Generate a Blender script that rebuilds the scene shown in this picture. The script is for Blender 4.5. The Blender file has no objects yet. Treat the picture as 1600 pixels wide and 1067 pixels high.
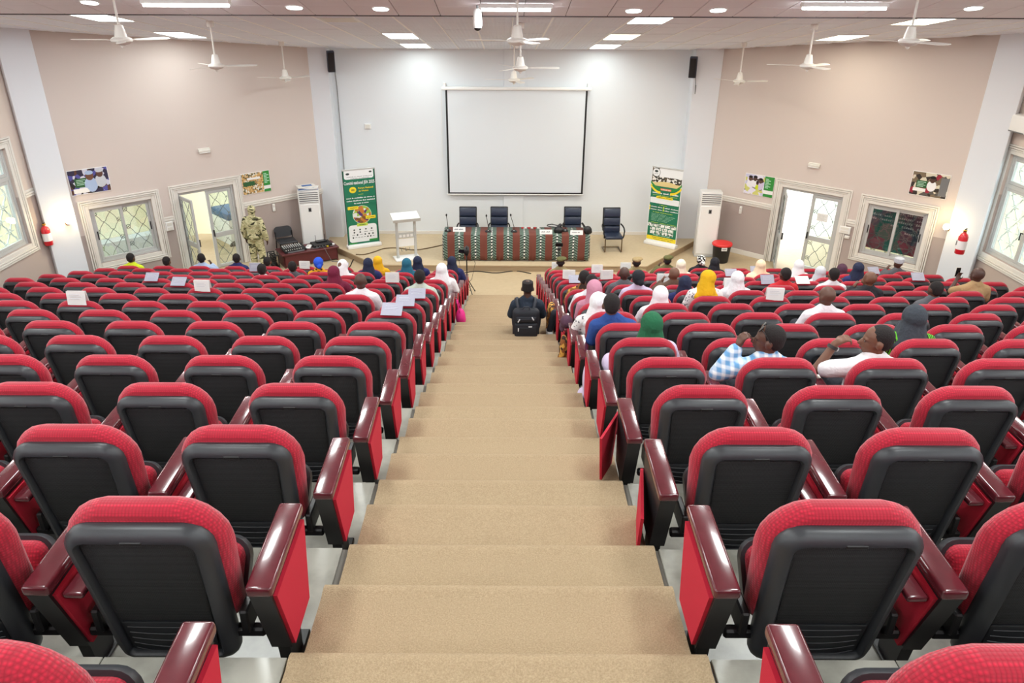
import bpy, bmesh, math, random
from mathutils import Vector, Matrix
random.seed(7)
S = bpy.context.scene
C = S.collection
R_ = math.radians

# ------------------------------------------------------------------ camera
F, CX, CY = 1150.0, 787.0, 533.5            # focal length and principal point in the 1600x1067 frame
TH = math.atan((CY + 10.0) / F)             # pitch below the horizon
ROLL = R_(0.25)
# seating geometry: chair-top start, pitch, rise, first nosing
F0, D0, PP, RR, NB, NA = 1.8695, 1.4271, 0.816, 0.2381, 2.5986, 2.2576
NROW = 16
CZ = NA + RR * 15                           # camera height over the front floor
cam_d = bpy.data.cameras.new('camera'); cam = bpy.data.objects.new('camera', cam_d); C.objects.link(cam)
cam_d.sensor_width = 36; cam_d.lens = F / 1600 * 36; cam_d.shift_x = (800 - CX) / 1600
cam_d.clip_start = .05; cam_d.clip_end = 200
cam.matrix_world = Matrix.Translation((0, 0, CZ)) @ Matrix.Rotation(R_(90) - TH, 4, 'X') @ Matrix.Rotation(ROLL, 4, 'Z')
S.camera = cam
S.view_settings.view_transform = 'Standard'; S.view_settings.look = 'None'
S.view_settings.gamma = 1.0; S.view_settings.use_curve_mapping = False
S.view_settings.exposure = EXPOSURE = -0.17
S.cycles.max_bounces = 8; S.cycles.diffuse_bounces = 6; S.cycles.glossy_bounces = 3
S.cycles.transmission_bounces = 6; S.cycles.transparent_max_bounces = 12; S.cycles.caustics_reflective = False; S.cycles.caustics_refractive = False
S.cycles.sample_clamp_indirect = 12.0
PANEL_W = 42.0      # watts of one ceiling light panel
# ------------------------------------------------------------------ sky outside
W = bpy.data.worlds.new('world'); S.world = W; W.use_nodes = True
bg = W.node_tree.nodes['Background']; bg.inputs[0].default_value = (.86, .94, 1, 1); bg.inputs[1].default_value = 7.0

# ------------------------------------------------------------------ helpers
def ray(x, y):
    u, v = x - CX, y - CY
    c, s = math.cos(ROLL), math.sin(ROLL)
    u, v = u * c + v * s, -u * s + v * c
    c, s = math.cos(TH), math.sin(TH)
    return Vector((u, F * c - v * s, -(F * s + v * c)))
O3 = Vector((0, 0, CZ))
def onZ(x, y, z=0.0):
    d = ray(x, y); return O3 + d * ((z - CZ) / d.z)
def onY(x, y, Y):
    d = ray(x, y); return O3 + d * (Y / d.y)
def onX(x, y, X):
    d = ray(x, y); return O3 + d * (X / d.x)
CEIL0, CEILM, YW = 4.65, .132, 18.53
def ceil_z(Y): return CEIL0 + CEILM * (YW - Y)
def onC(x, y, drop=0.0):
    d = ray(x, y); t = (CEIL0 + CEILM * YW - CZ - drop) / (d.z + CEILM * d.y); return O3 + d * t
def lin(c):
    c = c / 255.0
    return c / 12.92 if c <= .04045 else ((c + .055) / 1.055) ** 2.4
def col(rgb): return (lin(rgb[0]), lin(rgb[1]), lin(rgb[2]), 1)

MATS = {}
def mat(name, rgb, rough=.5, metal=0.0, bump=None, var=None, coat=0.0, emit=None, spec=None, sheen=0.0, alpha=None, trans=0.0):
    m = bpy.data.materials.new(name); m.use_nodes = True; MATS[name] = m
    nt = m.node_tree; b = nt.nodes['Principled BSDF']
    b.inputs['Base Color'].default_value = col(rgb); b.inputs['Roughness'].default_value = rough; b.inputs['Metallic'].default_value = metal
    if coat: b.inputs['Coat Weight'].default_value = coat; b.inputs['Coat Roughness'].default_value = .08
    if spec is not None: b.inputs['Specular IOR Level'].default_value = spec
    if sheen: b.inputs['Sheen Weight'].default_value = sheen
    if trans: b.inputs['Transmission Weight'].default_value = trans
    if alpha is not None: b.inputs['Alpha'].default_value = alpha
    if emit: b.inputs['Emission Color'].default_value = col(emit[0]); b.inputs['Emission Strength'].default_value = emit[1]
    tc = None
    if bump or var:
        tc = nt.nodes.new('ShaderNodeTexCoord')
    if var:      # (scale, rgb2, contrast)
        n = nt.nodes.new('ShaderNodeTexNoise'); n.inputs['Scale'].default_value = var[0]; n.inputs['Detail'].default_value = 6
        nt.links.new(tc.outputs['Object'], n.inputs['Vector'])
        r = nt.nodes.new('ShaderNodeValToRGB'); k = var[2] if len(var) > 2 else .25
        r.color_ramp.elements[0].position = .5 - k; r.color_ramp.elements[1].position = .5 + k
        r.color_ramp.elements[0].color = col(rgb); r.color_ramp.elements[1].color = col(var[1])
        nt.links.new(n.outputs['Fac'], r.inputs['Fac']); nt.links.new(r.outputs['Color'], b.inputs['Base Color'])
    if bump:     # (kind, scale, strength, distance)
        kind, sc, st, dist = bump
        if kind == 'noise':
            n = nt.nodes.new('ShaderNodeTexNoise'); n.inputs['Scale'].default_value = sc; n.inputs['Detail'].default_value = 3; out = n.outputs['Fac']
        elif kind == 'cell':
            n = nt.nodes.new('ShaderNodeTexVoronoi'); n.inputs['Scale'].default_value = sc; n.inputs['Randomness'].default_value = .15; out = n.outputs['Distance']
        else:
            n = nt.nodes.new('ShaderNodeTexWave'); n.inputs['Scale'].default_value = sc; n.bands_direction = kind[-1].upper(); out = n.outputs['Fac']
        nt.links.new(tc.outputs['Object'], n.inputs['Vector'])
        bp = nt.nodes.new('ShaderNodeBump'); bp.inputs['Strength'].default_value = st; bp.inputs['Distance'].default_value = dist
        nt.links.new(out, bp.inputs['Height']); nt.links.new(bp.outputs['Normal'], b.inputs['Normal'])
    return m
def m_emit(name, rgb, strength):
    m = bpy.data.materials.new(name); m.use_nodes = True; nt = m.node_tree; nt.nodes.clear()
    e = nt.nodes.new('ShaderNodeEmission'); e.inputs[0].default_value = col(rgb); e.inputs[1].default_value = strength
    o = nt.nodes.new('ShaderNodeOutputMaterial'); nt.links.new(e.outputs[0], o.inputs[0]); MATS[name] = m; return m
def m_glass(name, rgb=(225, 238, 235), a=.82, rough=.03):
    m = bpy.data.materials.new(name); m.use_nodes = True; nt = m.node_tree; nt.nodes.clear()
    t = nt.nodes.new('ShaderNodeBsdfTransparent'); t.inputs[0].default_value = col(rgb)
    g = nt.nodes.new('ShaderNodeBsdfGlossy'); g.inputs['Roughness'].default_value = rough
    x = nt.nodes.new('ShaderNodeMixShader'); x.inputs[0].default_value = 1 - a
    o = nt.nodes.new('ShaderNodeOutputMaterial')
    nt.links.new(t.outputs[0], x.inputs[1]); nt.links.new(g.outputs[0], x.inputs[2]); nt.links.new(x.outputs[0], o.inputs[0]); MATS[name] = m; return m
def m_two(name, lo, hi, z, rough=.75):
    """two paints, one below and one above the dado line at height z"""
    m = mat(name, hi, rough, bump=('noise', 60, .06, .01)); nt = m.node_tree; b = nt.nodes['Principled BSDF']
    g = nt.nodes.new('ShaderNodeNewGeometry'); s = nt.nodes.new('ShaderNodeSeparateXYZ'); nt.links.new(g.outputs['Position'], s.inputs[0])
    c = nt.nodes.new('ShaderNodeMath'); c.operation = 'GREATER_THAN'; c.inputs[1].default_value = z; nt.links.new(s.outputs['Z'], c.inputs[0])
    x = nt.nodes.new('ShaderNodeMix'); x.data_type = 'RGBA'; x.inputs['A'].default_value = col(lo); x.inputs['B'].default_value = col(hi)
    nt.links.new(c.outputs[0], x.inputs['Factor']); nt.links.new(x.outputs['Result'], b.inputs['Base Color']); return m

_rb = {}
def _rbox(sx, sy, sz, b, seg):
    k = (round(sx, 4), round(sy, 4), round(sz, 4), b, seg)
    if k not in _rb:
        bm = bmesh.new(); bmesh.ops.create_cube(bm, size=1); bmesh.ops.scale(bm, vec=(sx, sy, sz), verts=bm.verts)
        bmesh.ops.bevel(bm, geom=bm.edges[:], offset=min(b, .49 * min(sx, sy, sz)), segments=seg, profile=.5, affect='EDGES')
        bm.verts.index_update(); _rb[k] = ([tuple(v.co) for v in bm.verts], [tuple(v.index for v in f.verts) for f in bm.faces]); bm.free()
    return _rb[k]

class MB:
    def __init__(s): s.v = []; s.f = []; s.m = []
    def add(s, vs, fs, mi=0, M=None):
        o = len(s.v)
        s.v += [tuple(M @ Vector(p)) for p in vs] if M is not None else [tuple(p) for p in vs]
        s.f += [tuple(o + i for i in q) for q in fs]; s.m += [mi] * len(fs); return s
    def box(s, x0, x1, y0, y1, z0, z1, mi=0, M=None):
        vs = [(x, y, z) for z in (z0, z1) for y in (y0, y1) for x in (x0, x1)]
        return s.add(vs, [(0, 2, 3, 1), (4, 5, 7, 6), (0, 1, 5, 4), (2, 6, 7, 3), (0, 4, 6, 2), (1, 3, 7, 5)], mi, M)
    def rbox(s, x0, x1, y0, y1, z0, z1, b=.01, seg=2, mi=0, M=None):
        vs, fs = _rbox(x1 - x0, y1 - y0, z1 - z0, b, seg)
        T = Matrix.Translation(((x0 + x1) / 2, (y0 + y1) / 2, (z0 + z1) / 2))
        return s.add(vs, fs, mi, T if M is None else M @ T)
    def loft(s, rings, mi=0, caps=True, M=None, closed=True):
        n = len(rings[0]); vs = [p for r in rings for p in r]; fs = []
        for i in range(len(rings) - 1):
            for j in range(n if closed else n - 1):
                k = (j + 1) % n; fs.append((i * n + j, i * n + k, (i + 1) * n + k, (i + 1) * n + j))
        if caps and closed: fs += [tuple(range(n))[::-1], tuple((len(rings) - 1) * n + j for j in range(n))]
        return s.add(vs, fs, mi, M)
    def tube(s, pts, r, n=8, mi=0, M=None):
        pts = [Vector(p) for p in pts]; rs = r if isinstance(r, (list, tuple)) else [r] * len(pts); rings = []; up = None
        for i, p in enumerate(pts):
            d = ((pts[i + 1] if i + 1 < len(pts) else p) - (pts[i - 1] if i else p)).normalized()
            if up is None: up = Vector((0, 0, 1)) if abs(d.z) < .9 else Vector((1, 0, 0))
            a = d.cross(up)
            if a.length < 1e-4: a = d.orthogonal()
            a.normalize(); b = d.cross(a).normalized(); up = -b if False else up
            rings.append([tuple(p + (a * math.cos(2 * math.pi * k / n) + b * math.sin(2 * math.pi * k / n)) * rs[i]) for k in range(n)])
        return s.loft(rings, mi, True, M)
    def lathe(s, prof, n=16, mi=0, M=None):
        return s.loft([[(r * math.cos(2 * math.pi * k / n), r * math.sin(2 * math.pi * k / n), z) for k in range(n)] for r, z in prof], mi, True, M)
    def prism(s, poly, a0, a1, axis='x', mi=0, M=None):
        def p(t, a): return {'x': (a, t[0], t[1]), 'y': (t[0], a, t[1]), 'z': (t[0], t[1], a)}[axis]
        return s.loft([[p(t, a0) for t in poly], [p(t, a1) for t in poly]], mi, True, M)
    def ell(s, c, r, n=14, m=9, mi=0, M=None):
        T = Matrix.Translation(c)
        rings = [[(r[0] * math.sin(a) * math.cos(2 * math.pi * k / n), r[1] * math.sin(a) * math.sin(2 * math.pi * k / n), -r[2] * math.cos(a)) for k in range(n)]
                 for a in [math.pi * (i + .06) / (m - .88) for i in range(m)]]
        return s.loft(rings, mi, True, T if M is None else M @ T)
    def cap(s, p0, p1, r0, r1, n=10):
        p0, p1 = Vector(p0), Vector(p1); d = (p1 - p0).normalized(); a = d.orthogonal().normalized(); b = d.cross(a); rings = []
        for p, r, q in ((p0, r0, (-.999, -.85, -.5, 0)), (p1, r1, (0, .5, .85, .999))):
            for t in q:
                rr = r * math.sqrt(max(1e-4, 1 - t * t)); c = p + d * (r * t)
                rings.append([tuple(c + (a * math.cos(2 * math.pi * k / n) + b * math.sin(2 * math.pi * k / n)) * rr) for k in range(n)])
        return s.loft(rings)
    def mesh(s, name, mats, smooth=None):
        me = bpy.data.meshes.new(name); me.from_pydata(s.v, [], s.f); me.validate()
        for m in (mats if isinstance(mats, (list, tuple)) else [mats]): me.materials.append(MATS[m] if isinstance(m, str) else m)
        if any(s.m): me.polygons.foreach_set('material_index', s.m[:len(me.polygons)])
        bm = bmesh.new(); bm.from_mesh(me); bmesh.ops.recalc_face_normals(bm, faces=bm.faces); bm.to_mesh(me); bm.free()
        if smooth:
            me.polygons.foreach_set('use_smooth', [True] * len(me.polygons)); me.set_sharp_from_angle(angle=R_(smooth))
        return me
    def build(s, name, mats, parent=None, smooth=None, loc=None, rz=0, Mx=None):
        return link(name, s.mesh(name, mats, smooth), parent, loc, rz, Mx)
def link(name, me, parent=None, loc=None, rz=0, Mx=None):
    o = bpy.data.objects.new(name, me); C.objects.link(o); o.parent = parent
    if loc is not None: o.location = loc
    if rz: o.rotation_euler[2] = rz
    if Mx is not None: o.matrix_local = Mx
    return o
def tag(o, label=None, cat=None, group=None, kind=None):
    if label: o['label'] = label
    if cat: o['category'] = cat
    if group: o['group'] = group
    if kind: o['kind'] = kind
    return o
def empty(name, loc=(0, 0, 0), rz=0, Mx=None, **k):
    o = bpy.data.objects.new(name, None); C.objects.link(o); o.empty_display_size = .1
    o.location = loc; o.rotation_euler[2] = rz
    if Mx is not None: o.matrix_local = Mx
    return tag(o, **k)
def kids(o): return [c for c in bpy.data.objects if c.parent == o]
TMP = bpy.data.scenes.new('workbench')
def evaluated_mesh(o):
    TMP.collection.objects.link(o); vl = TMP.view_layers[0]; vl.update(); dg = vl.depsgraph
    me = bpy.data.meshes.new_from_object(o.evaluated_get(dg), depsgraph=dg); return me
def text_mesh(txt, size, align='CENTER', extrude=.0006):
    cu = bpy.data.curves.new('lettering', 'FONT'); cu.body = txt; cu.size = size; cu.align_x = align; cu.align_y = 'CENTER'; cu.extrude = extrude; cu.offset = size * .018; cu.resolution_u = 2
    o = bpy.data.objects.new('lettering', cu)
    me = evaluated_mesh(o)
    bpy.data.objects.remove(o); bpy.data.curves.remove(cu); return me
def lettering(txt, size, m, parent, Mx, align='CENTER', maxw=None):
    me = text_mesh(txt, size, align); me.materials.clear(); me.materials.append(MATS[m])
    if maxw and len(me.vertices):
        w = max(v.co.x for v in me.vertices) - min(v.co.x for v in me.vertices)
        if w > maxw: me.transform(Matrix.Diagonal((maxw / w, 1, 1, 1)))
    o = link('lettering', me, parent); o.matrix_local = Mx; return o
XZ = Matrix.Rotation(R_(90), 4, 'X')      # text lying in x-y stood up facing -y

# ------------------------------------------------------------------ materials
mat('beige', (216, 200, 190), .8)
m_two('paint_splay', (174, 160, 154), (212, 200, 193), 1.35)
m_two('paint_side', (184, 168, 160), (216, 202, 192), 2.38)
mat('white_paint', (226, 230, 236), .65, bump=('noise', 40, .08, .01))
mat('wall_white', (226, 231, 235), .7, bump=('noise', 25, .08, .01))
mat('trim', (225, 221, 214), .45); mat('trim_line', (150, 140, 132), .6)
mat('alu', (196, 198, 197), .4, .15); mat('alu_dark', (120, 122, 124), .45, .2)
mat('carpet', (187, 165, 133), .95, bump=('noise', 300, .7, .008), var=(170, (160, 138, 107), .2))
mat('floor_front', (194, 174, 142), .7, bump=('noise', 120, .12, .004), var=(9, (184, 164, 132), .3))
mat('stage_top', (205, 186, 154), .6, var=(14, (196, 176, 143), .3)); mat('stage_riser', (168, 146, 116), .7)
mat('marble', (170, 168, 158), .3, var=(4.5, (128, 127, 118), .13)); mat('joint', (120, 117, 110), .8)
mat('ceil_tile', (234, 238, 248), .85, bump=('wave_y', 7, .25, .01)); mat('ceil_rib', (230, 235, 246), .8, bump=('cell', 14, .9, .02))
mat('ceil_near', (236, 232, 238), .85); mat('tbar', (250, 250, 250), .4); mat('grey_back', (104, 98, 100), .9)
mat('white', (238, 238, 236), .45); mat('offwhite', (226, 224, 216), .5); mat('black', (22, 22, 24), .5); mat('black_gloss', (20, 20, 22), .25)
mat('steel', (190, 190, 192), .3, .9); mat('chrome', (205, 205, 208), .15, 1.0); mat('bronze', (120, 100, 75), .3, .9)
m_emit('panel_white', (245, 255, 250), 9.0); m_emit('panel_warm', (255, 246, 215), 9.0); m_emit('tube_white', (250, 255, 255), 30.0)
m_glass('glass', (240, 246, 244), .9); m_glass('glass_dark', (150, 152, 160), .8)
# ================================================================== THE SETTING
def noseY(k): return NB + PP * k
def lev(k): return max(0.0, RR * (15 - k))
KMIN = -6
HX = 9.0
HXR = 9.5
# ---- front floor
mb = MB(); mb.box(-9.6, 9.6, noseY(14), 19.0, -.3, 0); fl = tag(mb.build('floor', 'floor_front'), 'flat beige floor between the seating and the stage', kind='structure')
# ---- tiers of the seating bank
tiers = tag(empty('floor_tiers'), 'stepped grey tiled floor tiers under the seats', kind='structure')
for k in range(KMIN, 15):
    z = lev(k); mb = MB(); mb.box(-HX - .1, HXR + .1, noseY(k - 1), noseY(k), z - .5, z - .012); mb.build('platform', 'joint', tiers)
tile_me = {}
for k in range(-2, 15):
    near = k <= 3; z = lev(k); w = .62 if near else None
    if near:
        me = MB().rbox(.002, w - .002, .002, PP - .001, -.012, 0, .002, 1).mesh('floor_tile', 'marble') if 'n' not in tile_me else tile_me['n']; tile_me['n'] = me
        nx = 5 + max(0, k) // 2
        for sgn in (-1, 1):
            for j in range(nx):
                x = .70 + j * w if sgn > 0 else -.72 - (j + 1) * w
                link('floor_tile', me, tiers, (x, noseY(k - 1), z))
        x1 = .70 + nx * w; MB().box(x1, HXR, noseY(k - 1), noseY(k), z - .012, z).build('tile_strip', 'marble', tiers); MB().box(-HX, -.72 - nx * w, noseY(k - 1), noseY(k), z - .012, z).build('tile_strip', 'marble', tiers)
    else:
        for a, b in ((-HX, -.72), (.70, HXR)): MB().box(a, b, noseY(k - 1), noseY(k), z - .012, z).build('tile_strip', 'marble', tiers)
# ---- carpeted stairs in the aisle: every tread its own piece
stairs = tag(empty('aisle_stairs'), 'beige carpeted stairs running down the aisle to the stage', kind='structure')
random.seed(3)
def tread(y0, y1, z, h, name):
    x0, x1 = -.70 + random.uniform(-.012, .012), .68 + random.uniform(-.012, .012); e = .03
    poly = [(y0 - .0, z + .010), (y1 - .060, z + .010), (y1 - .035, z + .018), (y1 - .012, z + .020), (y1 + .008, z + .012), (y1 + .018, z - .006), (y1 + .016, z - .03), (y1 + .004, z - .04), (y1 + .004, z - h), (y0, z - h)]
    MB().prism(poly, x0, x1, 'x').build(name, 'carpet', stairs, smooth=40)
for k in range(-2, 15):
    ya, yb = noseY(k - 1), noseY(k); z = lev(k); half = ya + .44
    tread(ya, half, z + RR / 2, RR / 2, 'carpet_half_step')
    tread(half - .02, yb, z, .02 + RR / 2 if k < 14 else .02, 'carpet_tread')
# ---- stage
SZ = .16
pts = [(-2.95, 16.12), (3.30, 16.10), (4.95, 18.2), (4.6, 18.55), (-4.5, 18.55), (-4.45, 17.75)]
st = tag(empty('stage'), 'low beige stage platform with slanted sides in front of the white wall', kind='structure')
MB().prism(pts, SZ - .025, SZ, 'z').build('stage_top', 'stage_top', st)
inn = [(x * .997 + .0, y + .02) for x, y in pts]
MB().prism(inn, 0, SZ - .025, 'z').build('stage_riser', 'stage_riser', st)

# ---- walls
def wall_empty(name, A, B, label):
    A, B = Vector(A), Vector(B); d = (B - A).normalized()
    M = Matrix(((d.x, -d.y, 0, A.x), (d.y, d.x, 0, A.y), (0, 0, 1, 0), (0, 0, 0, 1)))
    e = empty(name, Mx=M); tag(e, label, kind='structure'); e['L'] = (B - A).length
    return e, M, (B - A).length
def wall_body(parent, L, z0, zt, m, openings=(), th=.22, name='wall_panel'):
    """zt: function of u giving the top height. openings: (u0,u1,z0,z1)"""
    us = sorted({0.0, L} | {u for o in openings for u in o[:2]}); zs = sorted({z0} | {z for o in openings for z in o[2:]}) + [None]
    mb = MB()
    for i in range(len(us) - 1):
        for j in range(len(zs) - 1):
            a, b = us[i], us[i + 1]; c, d = zs[j], zs[j + 1]; uc = (a + b) / 2; zc = c + .01
            if any(o[0] <= uc <= o[1] and o[2] <= zc < o[3] for o in openings): continue
            da, db = (d, d) if d is not None else (zt(a), zt(b))
            vs = [(a, -th, c), (b, -th, c), (b, 0, c), (a, 0, c), (a, -th, da), (b, -th, db), (b, 0, db), (a, 0, da)]
            mb.add(vs, [(0, 3, 2, 1), (4, 5, 6, 7), (0, 1, 5, 4), (1, 2, 6, 5), (2, 3, 7, 6), (3, 0, 4, 7)])
    return mb.build(name, m, parent)
def rail(parent, u0, u1, z, name='dado_rail'):
    mb = MB()
    for dz, d in ((-.045, .022), (0, .034), (.045, .022)): mb.rbox(u0, u1, 0, d, z + dz - .018, z + dz + .018, .006, 1)
    mb.box(u0, u1, 0, .01, z - .07, z + .07); return mb.build(name, 'trim', parent, smooth=40)
def surround(parent, u0, u1, z0, z1, w=.17, bottom=True):
    """stepped plaster moulding round an opening"""
    for off, ww, d, nm in ((0, .075, .015, 'flat_band'), (.075, .03, .03, 'moulding'), (.112, .03, .04, 'moulding'), (.149, .032, .028, 'moulding')):
        mb = MB(); a0, a1 = u0 - off - ww, u1 + off + ww; c1 = z1 + off + ww; c0 = z0 - off - ww if bottom else 0.0
        mb.rbox(a0, u0 - off, 0, d, c0, c1, .006, 1); mb.rbox(u1 + off, a1, 0, d, c0, c1, .006, 1); mb.rbox(u0 - off, u1 + off, 0, d, z1 + off, c1, .006, 1)
        if bottom: mb.rbox(u0 - off, u1 + off, 0, d, c0, z0 - off, .006, 1)
        mb.build(nm, 'trim', parent, smooth=40)
def bars(mb, u0, u1, z0, z1, w, d0, d1):
    mb.rbox(u0, u0 + w, d0, d1, z0, z1, .004, 1); mb.rbox(u1 - w, u1, d0, d1, z0, z1, .004, 1); mb.rbox(u0 + w, u1 - w, d0, d1, z0, z0 + w, .004, 1); mb.rbox(u0 + w, u1 - w, d0, d1, z1 - w, z1, .004, 1)
def grille(parent, u0, u1, z0, z1, d, m='alu_dark', step=.30, r=.006, flowers=False):
    """wrought lattice: wavy diagonals with rings at the crossings, clipped to the pane"""
    mb = MB(); a = step
    def seg(p, q):
        if u0 <= p[0] <= u1 and u0 <= q[0] <= u1 and z0 <= p[1] <= z1 and z0 <= q[1] <= z1: mb.tube([(p[0], d, p[1]), (q[0], d, q[1])], r, 5)
    nx, nz = int((u1 - u0) / a) + 3, int((z1 - z0) / (a * .62)) + 3
    for j in range(-1, nz):
        for i in range(-1, nx):
            cx, cz = u0 + (i + .5 * (j % 2)) * a, z0 + j * a * .62
            for sx in (-1, 1):
                p = [(cx + sx * t * a / 2, cz + (t ** 1.6 if t < .5 else t) * a * .62) for t in (0, .25, .5, .75, 1)]
                for q in range(4): seg(p[q], p[q + 1])
            if flowers or (i + j) % 2 == 0:
                ring = [(cx + .045 * math.cos(t * math.pi / 4), cz + .045 * math.sin(t * math.pi / 4)) for t in range(9)]
                for q in range(8): seg(ring[q], ring[q + 1])
            if flowers:
                for t in range(6):
                    c_, s_ = math.cos(t * math.pi / 3), math.sin(t * math.pi / 3); seg((cx + .045 * c_, cz + .045 * s_), (cx + .13 * c_, cz + .13 * s_))
    return mb.build('grille', m, parent)

# back wall behind the stage
wb, Mb, Lb = wall_empty('wall_back', (5.3, YW), (-5.1, YW), 'white painted wall behind the stage and projection screen')
wall_body(wb, Lb, 0, lambda u: ceil_z(YW) + .1, 'wall_white')
# splayed walls: A = far corner on the left, A = near corner on the right
ang = R_(46); su, cu = math.sin(ang), math.cos(ang); LS = 5.95
LA = Vector((-4.55, 18.25)); LBn = LA + Vector((-su, -cu)) * (LS - .1)
RA = Vector((5.0, 18.3)); RBn = RA + Vector((su, -cu)) * LS
wl, Ml, Ll = wall_empty('wall_left_splay', LA, LBn, 'beige slanted wall left of the stage with taupe lower part')
wr, Mr, Lr = wall_empty('wall_right_splay', RBn, RA, 'beige slanted wall right of the stage with taupe lower part')
def wuv(M, x, y, d=0.0):
    """pixel to (u, z) on the wall face"""
    n = M.to_3x3() @ Vector((0, 1, 0)); o = M.translation + n * d; r = ray(x, y); t = n.dot(o - O3) / n.dot(r); p = M.inverted() @ (O3 + r * t); return p.x, p.z
def top_fn(M): return lambda u: ceil_z((M @ Vector((u, 0, 0))).y) + .06
def urange(M, pts):
    q = [wuv(M, *p) for p in pts]; return min(a for a, b in q), max(a for a, b in q), q
# left: window opening and door opening (outer moulding corners in the photograph, less the moulding)
MW = .18
qa, qb = wuv(Ml, 374, 276), wuv(Ml, 262, 294); dl = (qa[0] + MW, qb[0] - MW, 0.0, 2.06 - MW)
qa, qb = wuv(Ml, 246, 292), wuv(Ml, 121, 321); wlo = (qa[0] + MW, qb[0] - MW, .53 + MW, 2.04 - MW)
qa, qb = wuv(Mr, 1213, 281), wuv(Mr, 1333, 301); dr = (qb[0] + MW, qa[0] - MW, 0.0, 2.0 - MW)
qa, qb = wuv(Mr, 1346, 306), wuv(Mr, 1468, 330); wro = (qb[0] + MW, qa[0] - MW, .50 + MW, 1.97 - MW)
wall_body(wl, Ll, 0, top_fn(Ml), 'paint_splay', (dl, wlo)); wall_body(wr, Lr, 0, top_fn(Mr), 'paint_splay', (dr, wro))
rail(wl, 0, dl[0] - MW, 1.35); rail(wr, dr[1] + MW, Lr, 1.30)
rail(wl, dl[1] + MW, wlo[0] - MW, 1.35, 'dado_rail'); rail(wr, wro[1] + MW, dr[0] - MW, 1.30)
for w_, L_, o_ in ((wl, Ll, dl), (wr, Lr, dr)):
    for a, b in ((0, o_[0] - MW), (o_[1] + MW, L_)): MB().rbox(a, b, 0, .02, 0, .12, .004, 1).build('baseboard', 'trim', w_)

# doors: aluminium double doors, one leaf swung open
def door(n, parent, o, hinge_open, label, swing=62):
    u0, u1, z0, z1 = o; e = tag(empty('door_%d' % n), label, kind='structure'); e.parent = parent
    surround(e, u0, u1, 0, z1, bottom=False)
    mb = MB(); mb.rbox(u0, u0 + .05, -.16, -.04, 0, z1, .004, 1); mb.rbox(u1 - .05, u1, -.16, -.04, 0, z1, .004, 1); mb.rbox(u0 + .05, u1 - .05, -.16, -.04, z1 - .06, z1, .004, 1)
    mb.build('door_frame', 'alu', e, smooth=40)
    mid = (u0 + u1) / 2; w = (u1 - u0) / 2 - .05; h = z1 - .07
    def leaf(M):
        l = empty('door_leaf', Mx=M); l.parent = e; mb = MB(); bars(mb, 0, w, .01, h, .07, -.02, .02); mb.rbox(.07, w - .07, -.02, .02, h * .40, h * .40 + .11, .004, 1); mb.build('leaf_frame', 'alu', l, smooth=40)
        for a, b in ((.08, h * .40), (h * .40 + .11, h - .07)): MB().box(.07, w - .07, -.004, .004, a, b).build('pane', 'glass', l)
        grille(l, .075, w - .075, .09, h * .40 - .01, -.018); grille(l, .075, w - .075, h * .40 + .12, h - .08, -.018)
        MB().rbox(w - .055, w - .03, .02, .06, h * .42, h * .42 + .16, .008, 2).build('handle', 'black', l); return l
    if hinge_open == 'hi':      # leaf hinged at the u1 side stands open into the room
        leaf(Matrix.Translation((u0 + .05, -.08, 0))); leaf(Matrix.Translation((u1 - .05, -.06, 0)) @ Matrix.Rotation(R_(180 - swing), 4, 'Z'))
    else:
        leaf(Matrix.Translation((u1 - .05, -.08, 0)) @ Matrix.Rotation(R_(180), 4, 'Z')); leaf(Matrix.Translation((u0 + .05, -.06, 0)) @ Matrix.Rotation(R_(62), 4, 'Z'))
    return e
d1 = door(1, wl, dl, 'hi', 'grey framed glass double door on the left with one leaf open, behind the soldier', 88)
d2 = door(2, wr, dr, 'hi', 'grey framed glass double door on the right standing open to white daylight')
def slider(n, parent, o, label, gl='glass', flowers=False):
    u0, u1, z0, z1 = o; e = tag(empty('window_%d' % n), label, kind='structure'); e.parent = parent
    surround(e, u0, u1, z0, z1)
    mb = MB(); bars(mb, u0, u1, z0, z1, .05, -.16, -.05); mb.build('window_frame', 'alu', e, smooth=40)
    mid = (u0 + u1) / 2
    for a, b, d in ((u0 + .05, mid + .03, -.12), (mid - .03, u1 - .05, -.085)):
        l = empty('sash'); l.parent = e; mb = MB(); bars(mb, a, b, z0 + .05, z1 - .05, .055, d, d + .03); mb.build('sash_frame', 'alu', l, smooth=40)
        MB().box(a + .05, b - .05, d + .012, d + .018, z0 + .1, z1 - .1).build('pane', gl, l)
        uu = a + .02 if a < mid - .2 else b - .04
        MB().rbox(uu, uu + .022, d + .03, d + .045, (z0 + z1) / 2 - .09, (z0 + z1) / 2 + .09, .006, 1).build('handle', 'black', l)
    grille(e, u0 + .06, u1 - .06, z0 + .06, z1 - .06, -.17, flowers=flowers); return e
slider(1, wl, wlo, 'sliding window with patterned iron grille left of the left door')
slider(2, wr, wro, 'sliding window with a dark printed banner behind it, right of the right door', flowers=True)

# pillars at the near ends of the splayed walls
def pillar(name, parent, u0, u1, d, ztop, label):
    e = tag(MB().rbox(u0, u1, -.3, d, -.02, ztop, .008, 1).build(name, 'white_paint', parent), label, kind='structure'); return e
pillar('trim_1', wl, Ll - .22, Ll + .34, .16, 5.6, 'tall white pillar with a wall lamp, left of the left sliding window')
pillar('trim_2', wr, -.20, .38, .16, 5.6, 'tall white pillar with a wall lamp, right of the right sliding window')
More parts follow.
